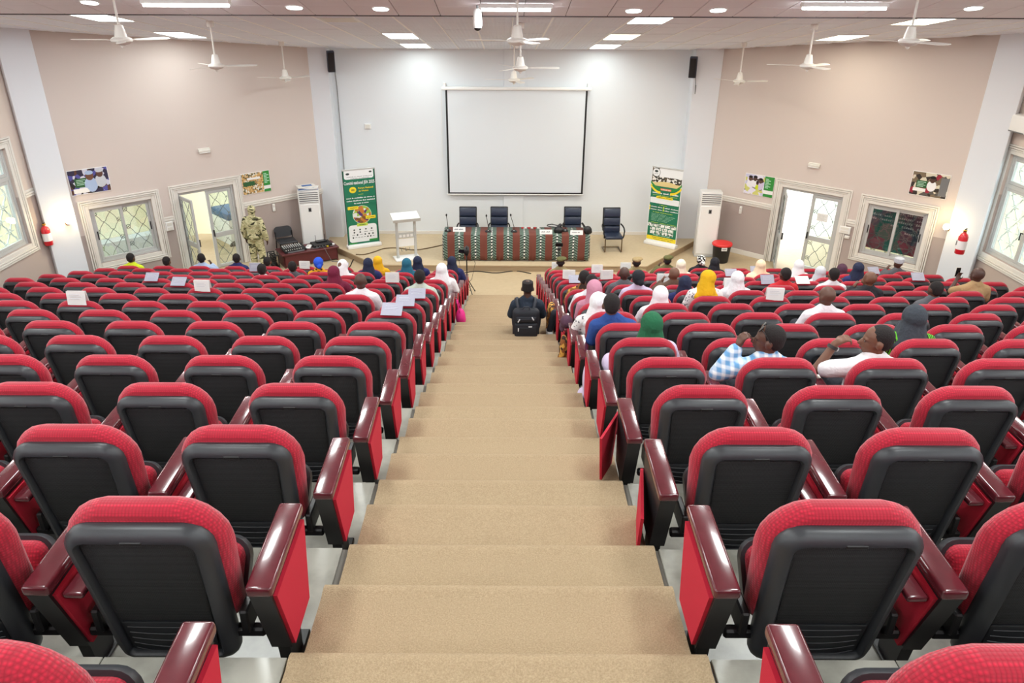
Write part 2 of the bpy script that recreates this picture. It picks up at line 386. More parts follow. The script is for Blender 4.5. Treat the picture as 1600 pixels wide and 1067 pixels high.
# stage pilasters
for x0, x1, n in ((-4.72, -4.12, 3), (4.42, 5.06, 4)):
    tag(MB().rbox(x0, x1, YW - .30, YW + .1, 0, ceil_z(YW) + .08, .006, 1).build('trim_%d' % n, 'white_paint'), 'white pilaster at the %s edge of the stage wall' % ('left' if n == 3 else 'right'), kind='structure')
tag(MB().rbox(-.02, .48, YW - .05, YW + .05, SZ, ceil_z(YW), .006, 1).build('trim_5', 'wall_white'), 'flat white pilaster behind the projection screen', kind='structure')
tag(MB().rbox(-4.1, 4.4, YW - .025, YW, SZ, SZ + .09, .004, 1).build('baseboard_back', 'trim'), 'pale skirting along the foot of the stage wall', kind='structure')

# side walls with casement windows
kL = Ml @ Vector((Ll, 0, 0)); kR = Mr @ Vector((0, 0, 0))
ws, Ms, Ls = wall_empty('wall_left', (-HX, 14.7), (-HX, -5), 'beige side wall at the left edge with a casement window')
we, Me_, Le = wall_empty('wall_right', (HXR, -5), (HXR, 15.0), 'beige side wall at the right edge with a casement window')
lw = (14.7 - 13.45, 14.7 - 11.55, 1.50, 3.28); rw = (12.2 + 5, 14.0 + 5, 1.24, 3.15)
more_l = [(14.7 - y - 1.9, 14.7 - y, 2.9 + q, 4.7 + q) for y, q in ((6.6, 0), (2.4, .8), (-1.8, 1.0))]; more_r = [(y + 5, y + 6.9, 2.9 + q, 4.7 + q) for y, q in ((6.6, 0), (2.4, .8), (-1.8, 1.0))]
wall_body(ws, Ls, -.1, top_fn(Ms), 'paint_side', [lw] + more_l); wall_body(we, Le, -.1, top_fn(Me_), 'paint_side', [rw] + more_r)
def casement(n, parent, o, label, detail=True):
    u0, u1, z0, z1 = o; e = tag(empty('window_%d' % n), label, kind='structure'); e.parent = parent
    surround(e, u0, u1, z0, z1)
    mb = MB(); bars(mb, u0, u1, z0, z1, .06, -.16, -.05); zt = z0 + (z1 - z0) * .70; mid = (u0 + u1) / 2
    mb.rbox(u0 + .06, u1 - .06, -.16, -.05, zt - .04, zt + .04, .004, 1); mb.build('window_frame', 'alu', e, smooth=40)
    for a, b, c, d in ((u0 + .06, mid, z0 + .06, zt - .04), (mid, u1 - .06, z0 + .06, zt - .04), (u0 + .06, mid, zt + .04, z1 - .06), (mid, u1 - .06, zt + .04, z1 - .06)):
        l = empty('sash'); l.parent = e; mb = MB(); bars(mb, a, b, c, d, .055, -.11, -.06); mb.build('sash_frame', 'alu', l, smooth=40)
        MB().box(a + .05, b - .05, -.088, -.082, c + .05, d - .05).build('pane', 'glass', l)
    MB().tube([(mid + .03, -.06, z0 + .62), (mid + .03, -.02, z0 + .64), (mid + .03, -.02, z0 + .5)], .014, 8).build('handle', 'black', e)
    if detail: grille(e, u0 + .07, u1 - .07, z0 + .07, z1 - .07, -.175, 'white', .36, .008, True)
    return e
casement(3, ws, lw, 'tall casement window at the left edge looking onto green trees')
casement(4, we, rw, 'tall casement window with a white flower grille at the right edge')
for i, o in enumerate(more_l): casement(5 + i, ws, o, 'casement window in the left wall behind the camera', False)
for i, o in enumerate(more_r): casement(8 + i, we, o, 'casement window in the right wall behind the camera', False)
rail(ws, 0, lw[0] - MW, 2.38); rail(we, rw[1] + MW, Le, 2.3)
rail(ws, lw[1] + MW, more_l[0][0] - MW, 2.38); rail(we, more_r[0][1] + MW, rw[0] - MW, 2.3)
# end of the hall behind the camera
wz, Mz, Lz = wall_empty('wall_rear', (-HX, -5), (HXR, -5), 'plain beige wall at the back of the hall'); wall_body(wz, Lz, 0, lambda u: 8.4, 'beige')

# ---- ceiling: tilted, stepped once
YS = 11.6                                # seam between the two sections
tilt = math.atan(CEILM)
ce = tag(empty('ceiling'), 'tilted pinkish tiled ceiling with light panels sloping down to the stage', kind='structure')
OFF = .03; NS = .22
def zn(Y): return ceil_z(YS) - OFF + NS * (YS - Y)      # underside of the near section
def onN(x, y, drop=0.0):
    d = ray(x, y); t = (ceil_z(YS) - OFF + NS * YS - CZ - drop) / (d.z + NS * d.y); return O3 + d * t
Mnear = Matrix.Rotation(-math.atan(NS), 4, 'X')
def slab(y0, y1, dz, m, name, x0=-9.7, x1=9.9, th=.04, fz=None):
    fz = fz or ceil_z; vs = [(x0, y0, fz(y0) + dz), (x1, y0, fz(y0) + dz), (x1, y1, fz(y1) + dz), (x0, y1, fz(y1) + dz)]
    vs += [(a, b, c + th) for a, b, c in vs]
    return MB().add(vs, [(0, 1, 2, 3), (7, 6, 5, 4), (0, 4, 5, 1), (1, 5, 6, 2), (2, 6, 7, 3), (3, 7, 4, 0)]).build(name, m, ce)
slab(YS - .3, 19.2, .02, 'grey_back', 'ceiling_backing')
T_ = .6; cosT = math.cos(tilt)
Mtile = Matrix.Rotation(-tilt, 4, 'X')
me_t = MB().rbox(-.290, .290, -.290, .290, 0, .018, .004, 1).mesh('ceiling_tile', 'ceil_tile'); me_r = MB().rbox(-.290, .290, -.290, .290, 0, .018, .004, 1).mesh('ceiling_tile', 'ceil_rib')
LP = [(147, 25), (284, 62), (609, 56), (634, 72), (1021, 32), (978, 60), (955, 75), (1478, 32), (1349, 70)]
panel_xy = [onC(*p) for p in LP]
def half_w(Y): return HXR if Y < 14.2 else max(4.9, 9.0 - (Y - 14.0) * math.tan(ang) + .3)
X0 = .12                                  # column offset of the tile grid
def cell(p): return (round((p.x - X0 - .3) / T_), int((p.y - YS) / (T_ * cosT)))
def keep_in(p):          # stay clear of the slanted walls
    for q_, n_ in ((LA, Vector((.695, -.719))), (RA, Vector((-.695, -.719)))):
        d_ = n_.dot(Vector((p.x, p.y)) - q_)
        if d_ < .75: p = p + Vector((n_.x, n_.y, 0)) * (.75 - d_)
    return p
panel_xy = [keep_in(p) for p in panel_xy]
lit = {(cell(p)[0], max(1, cell(p)[1])): i for i, p in enumerate(panel_xy)}
unlit = {cell(onC(556, 30))}
far_tiles = []
rows_ = int((YW - YS) / (T_ * cosT)) + 1
for j in range(rows_):
    Yc = YS + (j + .5) * T_ * cosT
    for i in range(-16, 16):
        Xc = X0 + .3 + i * T_
        if abs(Xc) - .3 > half_w(Yc) or Yc > YW + .2: continue
        if (i, j) in lit or (i, j + 1) in lit or (i, j) in unlit: continue
        far_tiles.append((i, j, Xc, Yc))
far_tiles.sort(key=lambda t: t[3])
rest = MB()
for n_, (i, j, Xc, Yc) in enumerate(far_tiles):
    Mx = Matrix.Translation((Xc, Yc, ceil_z(Yc) + random.uniform(-.002, .004))) @ Mtile
    if n_ < 290: link('ceiling_tile', me_r if abs(Xc) < 2.8 else me_t, ce, Mx=Mx)
    else: rest.rbox(-.290, .290, -.290, .290, 0, .018, .004, 1, 0, Mx)
if rest.v: tag(rest.build('ceiling_tile_field', 'ceil_tile', ce), kind='stuff')
for i in range(-16, 17):                  # white runners of the grid
    x = X0 + i * T_; y1 = YW if abs(x) < 4.9 else min(YW, 14.0 + (9.3 - abs(x)) / math.tan(ang)); 
    if abs(x) > 9.4: continue
    wd = .016 if i % 2 else .009
    a = MB(); vs = [(x - wd, YS, ceil_z(YS) - .006), (x + wd, YS, ceil_z(YS) - .006), (x + wd, y1, ceil_z(y1) - .006), (x - wd, y1, ceil_z(y1) - .006)]; vs += [(p, q, r + .012) for p, q, r in vs]
    a.add(vs, [(0, 1, 2, 3), (7, 6, 5, 4), (0, 4, 5, 1), (1, 5, 6, 2), (2, 6, 7, 3), (3, 7, 4, 0)]).build('grid_runner', 'tbar', ce)
# near section: lower by a hand, square tiles
slab(-5.2, YS, .02, 'grey_back', 'ceiling_backing', fz=zn)
slab(YS - .012, YS + .0, -.012, 'grey_back', 'step_face', fz=zn, th=.10)
me_n = MB().rbox(-.295, .295, -.295, .295, 0, .018, .004, 1).mesh('ceiling_tile', 'ceil_near'); cosN = math.cos(math.atan(NS))
for j in range(3):
    Yc = YS - .02 - (j + .5) * T_ * cosN
    for i in range(-15, 16): link('ceiling_tile', me_n, ce, Mx=Matrix.Translation((X0 + i * T_ - .15, Yc, zn(Yc))) @ Mnear)
slab(-5.2, YS - .02 - 3 * T_ * cosN, 0, 'ceil_near', 'ceiling_field', fz=zn, th=.018)

# ---- ceiling light panels
def light_panel(p, warm, label, near=False, power=None, shape=(.56, 1.14)):
    e = empty('ceiling_light', Mx=Matrix.Translation((p[0], p[1], zn(p[1]) - .02)) @ Mnear if near else Matrix.Translation((p[0], p[1], ceil_z(p[1]))) @ Mtile, label=label, cat='ceiling light', group='square light panels in the ceiling')
    w, d = shape; mb = MB(); bars2 = [(-w / 2 - .012, w / 2 + .012, -d / 2 - .012, -d / 2), (-w / 2 - .012, w / 2 + .012, d / 2, d / 2 + .012), (-w / 2 - .012, -w / 2, -d / 2, d / 2), (w / 2, w / 2 + .012, -d / 2, d / 2)]
    for a, b, c, q in bars2: mb.box(a, b, c, q, -.008, .018)
    mb.build('frame', 'white', e); MB().box(-w / 2, w / 2, -d / 2, d / 2, -.003, .01).build('diffuser', 'panel_warm' if warm else 'panel_white', e)
    l = bpy.data.lights.new('panel_lamp', 'AREA'); l.shape = 'RECTANGLE'; l.size = w; l.size_y = d; l.energy = power or PANEL_W; l.color = (1, .93, .80) if warm else (.96, 1, .99)
    lo = bpy.data.objects.new('panel_lamp', l); C.objects.link(lo); lo.parent = e; lo.location = (0, 0, -.02); return e
PL = ['square white light panel nearest the left tall pillar', 'square light panel over the left sliding window by the wall', 'white light panel left of the fans, the one farther from the stage', 'white light panel left of the fans, closest to the stage wall',
      'white light panel right of the fans, farthest from the stage', 'yellowish light panel right of the fans, middle of three', 'light panel right of the fans, closest to the stage wall', 'large yellow light panel near the right tall pillar', 'yellow light panel glowing above the right slanted wall']
for (c_, i), lab in zip(sorted(lit.items(), key=lambda t: t[1]), PL):
    Yc = YS + .02 + c_[1] * T_ * cosT; light_panel((X0 + .3 + c_[0] * T_, min(Yc, YW - .7)), i in (5, 7, 8), lab, power=PANEL_W * (.22 if i in (3, 6) else .45 if i in (1, 8) else 2.3))
for c_ in unlit:
    Yc = YS + (c_[1] + .5) * T_ * cosT; e = empty('ceiling_light', Mx=Matrix.Translation((X0 + .3 + c_[0] * T_, Yc, ceil_z(Yc))) @ Mtile, label='unlit white panel in the ceiling left of the centre fans', cat='ceiling light')
    MB().rbox(-.29, .29, -.29, .29, -.006, .012, .004, 1).build('panel_frame', 'white', e); MB().rbox(-.25, .25, -.25, .25, -.008, .0, .002, 1).build('diffuser', 'offwhite', e)
for y, nm in ((7.6, 'first'), (4.8, 'second'), (1.9, 'third'), (-1.4, 'last')):
    for x, cn in ((-6.7, 'far left'), (-2.25, 'left of the aisle'), (2.4, 'right of the aisle'), (7.0, 'far right')): light_panel((x, y), False, 'light panel over the rear seats, %s row, %s column' % (nm, cn), near=True, power=PANEL_W * 1.65)
# tube lights under the near section, by the seam
for (px0, px1, py), lab in (((226, 356, 8), 'long tube light at the top left'), ((752, 860, 15), 'long tube light behind the nearest centre fan'), ((1255, 1383, 13), 'long tube light at the top right')):
    a, b = onN(px0, py, .10), onN(px1, py, .10); c = (a + b) / 2; L = (b - a).length
    e = empty('tube_light', loc=c, label=lab, cat='ceiling light', group='long tube lights')
    MB().rbox(-L / 2 - .03, L / 2 + .03, -.06, .06, .015, .07, .008, 1).build('housing', 'white', e)
    for s_ in (-.03, .03): MB().tube([(-L / 2, s_, 0), (L / 2, s_, 0)], .022, 10).build('tube', 'tube_white', e)
    l = bpy.data.lights.new('tube_lamp', 'AREA'); l.shape = 'RECTANGLE'; l.size = L; l.size_y = .1; l.energy = PANEL_W * .6
    lo = bpy.data.objects.new('tube_lamp', l); C.objects.link(lo); lo.parent = e; lo.location = (0, 0, -.03)
    MB().tube([(0, 0, .07), (0, 0, .12)], .01, 6).build('hanger', 'white', e)
for (px, py), lab in zip(((140, 3), (460, 11), (595, 13), (990, 16), (1122, 15), (1521, 12)), ('at the top left corner', 'right of the top left tube light', 'second right of the top left tube light', 'right of the centre tube light', 'second right of the centre tube light', 'at the top right corner')):
    p = onN(px, py); e = empty('downlight', Mx=Matrix.Translation(p) @ Mnear, label='small round ceiling downlight ' + lab, cat='ceiling light', group='round downlights')
    MB().lathe([(.125, -.01), (.125, .01)], 20).build('rim', 'white', e, smooth=40); MB().lathe([(.105, -.018), (.105, -.008)], 20).build('lens', 'panel_white', e, smooth=40)
# ================================================================== OUTSIDE THE OPENINGS
mat('cream_out', (250, 244, 214), .8); mat('ground_out', (190, 180, 165), .9); mat('leaf_out', (120, 175, 95), .8, var=(3, (190, 215, 150), .3)); mat('pool_out', (206, 210, 212), .6)
tag(MB().box(-40, 40, -30, 45, -.5, -.32).build('ground', 'ground_out'), 'pale paved ground outside the hall', kind='structure')
o = MB().box(-.1, 3.6, -3.2, -3.0, -.3, 4.2).build('wall_outside_left', 'cream_out', wl); tag(o, 'cream wall of the next building seen through the left door', kind='structure')
o = MB().box(3.3, 7.5, -3.2, -3.0, -.3, 4.2).build('wall_outside_window', 'cream_out', wl); tag(o, 'cream building seen through the left sliding window', kind='structure')
o = MB().box(3.3, 7.5, -2.99, -2.6, -.3, .35).build('parapet_outside', 'pool_out', wl); tag(o, 'grey blue parapet outside the left sliding window', kind='structure')
# printed banner hung outside the right sliding window, its lettering seen from the back
def banner_print():
    m = mat('banner_dark', (60, 70, 86), .6); nt = m.node_tree; b = nt.nodes['Principled BSDF']
    tc = nt.nodes.new('ShaderNodeTexCoord'); v = nt.nodes.new('ShaderNodeTexVoronoi'); v.inputs['Scale'].default_value = 1.9
    r = nt.nodes.new('ShaderNodeValToRGB'); r.color_ramp.interpolation = 'CONSTANT'; e = r.color_ramp.elements
    e[0].color = col((44, 116, 108)); e[1].position = .34; e[1].color = col((70, 76, 96)); x = e.new(.58); x.color = col((140, 72, 92)); x = e.new(.8); x.color = col((58, 92, 110))
    s = nt.nodes.new('ShaderNodeSeparateColor'); nt.links.new(tc.outputs['Object'], v.inputs['Vector']); nt.links.new(v.outputs['Color'], s.inputs[0]); nt.links.new(s.outputs[0], r.inputs[0]); nt.links.new(r.outputs[0], b.inputs['Base Color'])
banner_print(); mat('banner_ink', (205, 205, 210), .7)
bo = empty('hanging_banner', label='dark teal and plum printed banner hanging outside the right window, lettering reversed', cat='banner'); bo.matrix_local = Mr @ Matrix.Translation(((wro[0] + wro[1]) / 2, -.62, 0))
bw = (wro[1] - wro[0]); MB().box(-bw * .75, bw * .75, -.008, 0, wro[2] - .02, wro[3] + .5).build('cloth', 'banner_dark', bo)
random.seed(5)
for zr, wds in ((.80, (.5, .2)), (.70, (.28, .42, .2, .35)), (.60, (.3, .42, .3, .25)), (.50, (.25, .3, .18)), (.36, (.2, .25))):
    x = -bw * .42; mb = MB(); z = wro[2] + .1 + (wro[3] - wro[2] - .2) * zr
    for w_ in wds:
        n = int(w_ / .045); 
        for q in range(n):
            h = random.choice((.03, .03, .045)); mb.box(x, x + .030, 0, .003, z, z + h); mb.box(x, x + .012, 0, .003, z, z + h + random.choice((0, .012)))
            x += .042
        x += .06
    mb.build('reversed_lettering', 'banner_ink', bo)
tag(MB().box(-2.4, 3.6, -3.4, -3.2, -.3, 4.2).build('wall_outside_right', 'cream_out', wr), 'pale building outside the right door', kind='structure')
# trees beyond the left casement window
def tree(name, x, y, h, label):
    e = empty(name, (x, y, -.32), label=label, cat='tree', group='trees outside the left window'); MB().tube([(0, 0, 0), (.1, 0, h * .4), (0, .1, h * .7)], [.16, .12, .06], 8).build('trunk', 'bronze', e); mb = MB()
    for i in range(420):
        a, b, r = random.uniform(0, 6.28), random.uniform(-1, 1), random.uniform(.5, 1); c = Vector((math.cos(a) * 1.7 * r * math.sqrt(1 - b * b), math.sin(a) * 1.7 * r * math.sqrt(1 - b * b), h * .62 + b * h * .42 * r))
        M = Matrix.Translation(c) @ Matrix.Rotation(random.uniform(0, 6.28), 4, 'Z') @ Matrix.Rotation(random.uniform(-1, 1), 4, 'X'); mb.add([(-.22, 0, 0), (0, -.14, .03), (.22, 0, 0), (0, .14, .03)], [(0, 1, 2, 3)], 0, M)
    tag(mb.build('foliage', 'leaf_out', e), kind='stuff')
for i, (x, y) in enumerate(((-13.4, 12.6), (-14.2, 8.6), (-17.2, 15.6))): tree('tree', x, y, 5.4, ('leafy green tree outside the left casement window, nearest the pillar', 'leafy green tree outside the left casement window, nearest the camera', 'leafy green tree farthest off outside the left casement window')[i])

# ================================================================== AUDITORIUM CHAIRS
def m_fabric():
    m = mat('red_fabric', (190, 12, 48), .85, sheen=.25); nt = m.node_tree; b = nt.nodes['Principled BSDF']
    tc = nt.nodes.new('ShaderNodeTexCoord'); v = nt.nodes.new('ShaderNodeTexVoronoi'); v.inputs['Scale'].default_value = 95; v.inputs['Randomness'].default_value = .05
    nt.links.new(tc.outputs['Object'], v.inputs['Vector'])
    r = nt.nodes.new('ShaderNodeValToRGB'); r.color_ramp.elements[0].color = col((202, 18, 54)); r.color_ramp.elements[1].color = col((152, 6, 36)); r.color_ramp.elements[0].position = .1; r.color_ramp.elements[1].position = .6
    nt.links.new(v.outputs['Distance'], r.inputs[0]); nt.links.new(r.outputs[0], b.inputs['Base Color'])
    bp = nt.nodes.new('ShaderNodeBump'); bp.inputs['Strength'].default_value = .5; bp.inputs['Distance'].default_value = .004; bp.invert = True; nt.links.new(v.outputs['Distance'], bp.inputs['Height']); nt.links.new(bp.outputs[0], b.inputs['Normal'])
m_fabric()
mat('red_panel', (186, 14, 46), .8, bump=('wave_z', 55, .25, .003)); mat('shell', (47, 49, 53), .40, bump=('noise', 500, .12, .002)); mat('shell_panel', (33, 34, 37), .6, bump=('cell', 170, .8, .004)); mat('shell_low', (38, 40, 44), .45)
mat('cherry', (98, 38, 46), .2, coat=.5, var=(14, (78, 26, 34), .3)); mat('stand', (24, 23, 25), .45)
LEAN = math.tan(R_(9))
def rr_outline(w0, w1, z0, z1, r0, r1, n=5):
    """rounded trapezoid outline in (x,z): half width w0 at bottom, w1 at top"""
    pts = []
    for cx, cz, r, a0 in ((w0 - r0, z0 + r0, r0, -90), (w1 - r1, z1 - r1, r1, 0), (-w1 + r1, z1 - r1, r1, 90), (-w0 + r0, z0 + r0, r0, 180)):
        for i in range(n + 1):
            a = R_(a0 + 90 * i / n); pts.append((cx + r * math.cos(a), cz + r * math.sin(a)))
    return pts
def off_out(w0, w1, z0, z1, r0, r1, d, n=5): return rr_outline(w0 + d, w1 + d, z0 - d, z1 + d, max(.004, r0 + d), max(.004, r1 + d), n)
def lean(p, y): return (p[0], y + (.76 - p[1]) * LEAN, p[1])
SH = (.215, .235, .10, .757, .07, .085)
def crown(p, w, c, zm): return (p[0], p[1] + (c * (1 - (p[0] / w) ** 2) if p[1] > zm else 0))
def rings(spec, base, c=0.0): return [[lean(crown(p, base[1] + .05, c, .6), y) for p in off_out(*base, d)] for y, d in spec]
me_shell = MB().loft(rings(((.045, -.004), (.03, 0), (.010, 0), (-.004, -.006), (-.026, -.030), (-.029, -.044), (-.020, -.052), (-.004, -.054)), SH, .012)).mesh('back_shell', 'shell', 50)
PAN = (.158, .178, .32, .70, .012, .02)
pb = MB().loft(rings(((-.001, 0), (-.007, 0), (-.009, -.004)), PAN)); me_panel = pb.mesh('back_panel', 'shell_panel', 40)
LOWP = (.150, .156, .155, .315, .04, .006); pb = MB().loft(rings(((-.001, 0), (-.010, 0), (-.012, -.004)), LOWP))
for i in range(5):
    z = .290 - i * .029; pth = [(x, 0, z - .014 * (1 - (x / .14) ** 2) * (i * .5 + .3)) for x in [-.14 + .04 * q for q in range(8)]]; pb.tube([lean((p[0], p[2]), -.012) for p in pth], .0022, 4)
me_lowp = pb.mesh('lower_panel', 'shell_low', 40)
me_slot = MB().rbox(-.034, .034, -.0265, -.012, .716, .730, .003, 1).mesh('handle_slot', 'stand')
CU = (.205, .230, .28, .756, .06, .115)
me_cush = MB().loft(rings(((.03, .004), (.045, .022), (.068, .034), (.095, .036), (.12, .022), (.138, -.010), (.145, -.05)), CU, .030)).mesh('back_cushion', 'red_fabric', 60)
# tip-up seat, folded: runs up from the hinge
SEAT_T = R_(27)
def seat_pt(x, h, t):   # h along the folded seat, t thickness toward the front
    y0, z0 = .185, .25; return (x, y0 + h * math.sin(SEAT_T) + t * math.cos(SEAT_T), z0 + h * math.cos(SEAT_T) - t * math.sin(SEAT_T))
def seat_rings(spec, w, h): return [[seat_pt(p[0], p[1], t) for p in off_out(w - .012, w, 0, h, .03, .06, d)] for t, d in spec]
me_scush = MB().loft(seat_rings(((.005, -.05), (.012, -.015), (.035, -.004), (.06, -.004)), .205, .235)).mesh('seat_cushion', 'red_fabric', 60)
me_span = MB().loft(seat_rings(((.048, .0), (.05, .012), (.08, .014), (.10, 0), (.108, -.04)), .205, .235)).mesh('seat_pan', 'shell', 60)
TA = Matrix.Translation((0, .02, .515)) @ Matrix.Rotation(R_(3), 4, 'X')
me_arm = MB().rbox(-.044, .044, -.09, .33, -.02, .022, .012, 3, 0, TA).mesh('armrest', 'cherry', 50)
SIDE = [(-.062, .492), (.33, .512), (.265, .16), (.045, .15)]
SIDE_P = [(-.045, .478), (.318, .498), (.258, .175), (.05, .165)]
me_stand = MB().prism(SIDE, -.036, .036, 'x').mesh('side_stand', 'stand')
fb = MB(); fb.prism([(.06, .16), (.20, .16), (.19, .0), (.08, 0)], -.022, .022, 'x'); fb.rbox(-.035, .035, .04, .26, 0, .014, .004, 1); me_foot = fb.mesh('foot', 'stand')
me_sp = MB().prism(SIDE_P, 0, .014, 'x').mesh('side_panel', 'red_panel')
me_pad = MB().rbox(-.035, .035, -.03, .26, .445, .47, .008, 2).mesh('tablet', 'cherry', 50)
hb = MB(); hb.rbox(-.31, .31, .10, .14, .20, .24, .008, 1); hb.rbox(-.27, -.24, .08, .24, .24, .34, .006, 1); hb.rbox(.24, .27, .08, .24, .24, .34, .006, 1); me_hinge = hb.mesh('seat_bracket', 'stand')
ORD = ['first', 'second', 'third', 'fourth', 'fifth', 'sixth', 'seventh', 'eighth', 'ninth', 'tenth', 'eleventh', 'twelfth', 'thirteenth', 'fourteenth', 'fifteenth', 'sixteenth', 'seventeenth']
def chair_xyz(side, k, i):
    x = (-1.145 - .72 * i) if side < 0 else (1.09 + .733 * i)
    return Vector((x, F0 - .07 + PP * k + (.02 if k < 0 else 0), lev(k)))
occupied = {}
def make_chair(side, k, i, first):
    e = empty('auditorium_chair', chair_xyz(side, k, i)); pitch = .72 if side < 0 else .733
    row = 'nearest row' if k < 0 else '%s row from the stage' % ORD[15 - k]
    tag(e, 'red and black tip-up chair, %s block, %s, %s from the aisle' % ('left' if side < 0 else 'right', row, ORD[i]), 'chair', 'red auditorium chairs')
    sh_ = link('back_shell', me_shell, e); link('back_cushion', me_cush, e); link('seat_bracket', me_hinge, e)
    for n, me in (('back_panel', me_panel), ('lower_panel', me_lowp), ('handle_slot', me_slot)): link(n, me, sh_)
    if (side, k, i) in occupied:      # seat lowered under a person
        M = Matrix.Translation((0, .185, .31)) @ Matrix.Rotation(-R_(60), 4, 'X') @ Matrix.Translation((0, -.185, -.25)); 
    else: M = Matrix()
    link('seat_cushion', me_scush, e, Mx=M); link('seat_pan', me_span, e, Mx=M)
    # stand and armrest on the side away from the aisle; the first chair also carries the aisle end
    def arm(x, end):
        link('armrest', me_arm, e, (x, .06, 0)); sd = link('side_stand', me_stand, e, (x, .06, 0)); link('foot', me_foot, sd)
        inw = -side                                   # direction of the aisle
        M = Matrix.Translation((.036 if inw > 0 else -.05, 0, 0))
        if end and (side, k) in loose: a_, dz_ = loose[(side, k)]; M = Matrix.Translation((-.05, .325, dz_)) @ Matrix.Rotation(R_(a_), 4, 'Z') @ Matrix.Rotation(R_(-6 if k == 2 else 0), 4, 'X') @ Matrix.Translation((0, -.325, 0))
        link('side_panel', me_sp, sd, Mx=M)
        if not end: link('tablet', me_pad, e, (x + inw * .088, .06, 0))
    arm(side * pitch / 2, False)
    if i == 0: arm(-side * pitch / 2, True)
    return e
loose = {(1, 2): (-24, -.05), (1, 1): (-9, -.10)}      # end panels hanging loose: swing, drop
counts = {-1: 2, 0: 3, 1: 4, 2: 5, 3: 5, 4: 6, 5: 7, 6: 8, 7: 9, 8: 9, 9: 10}
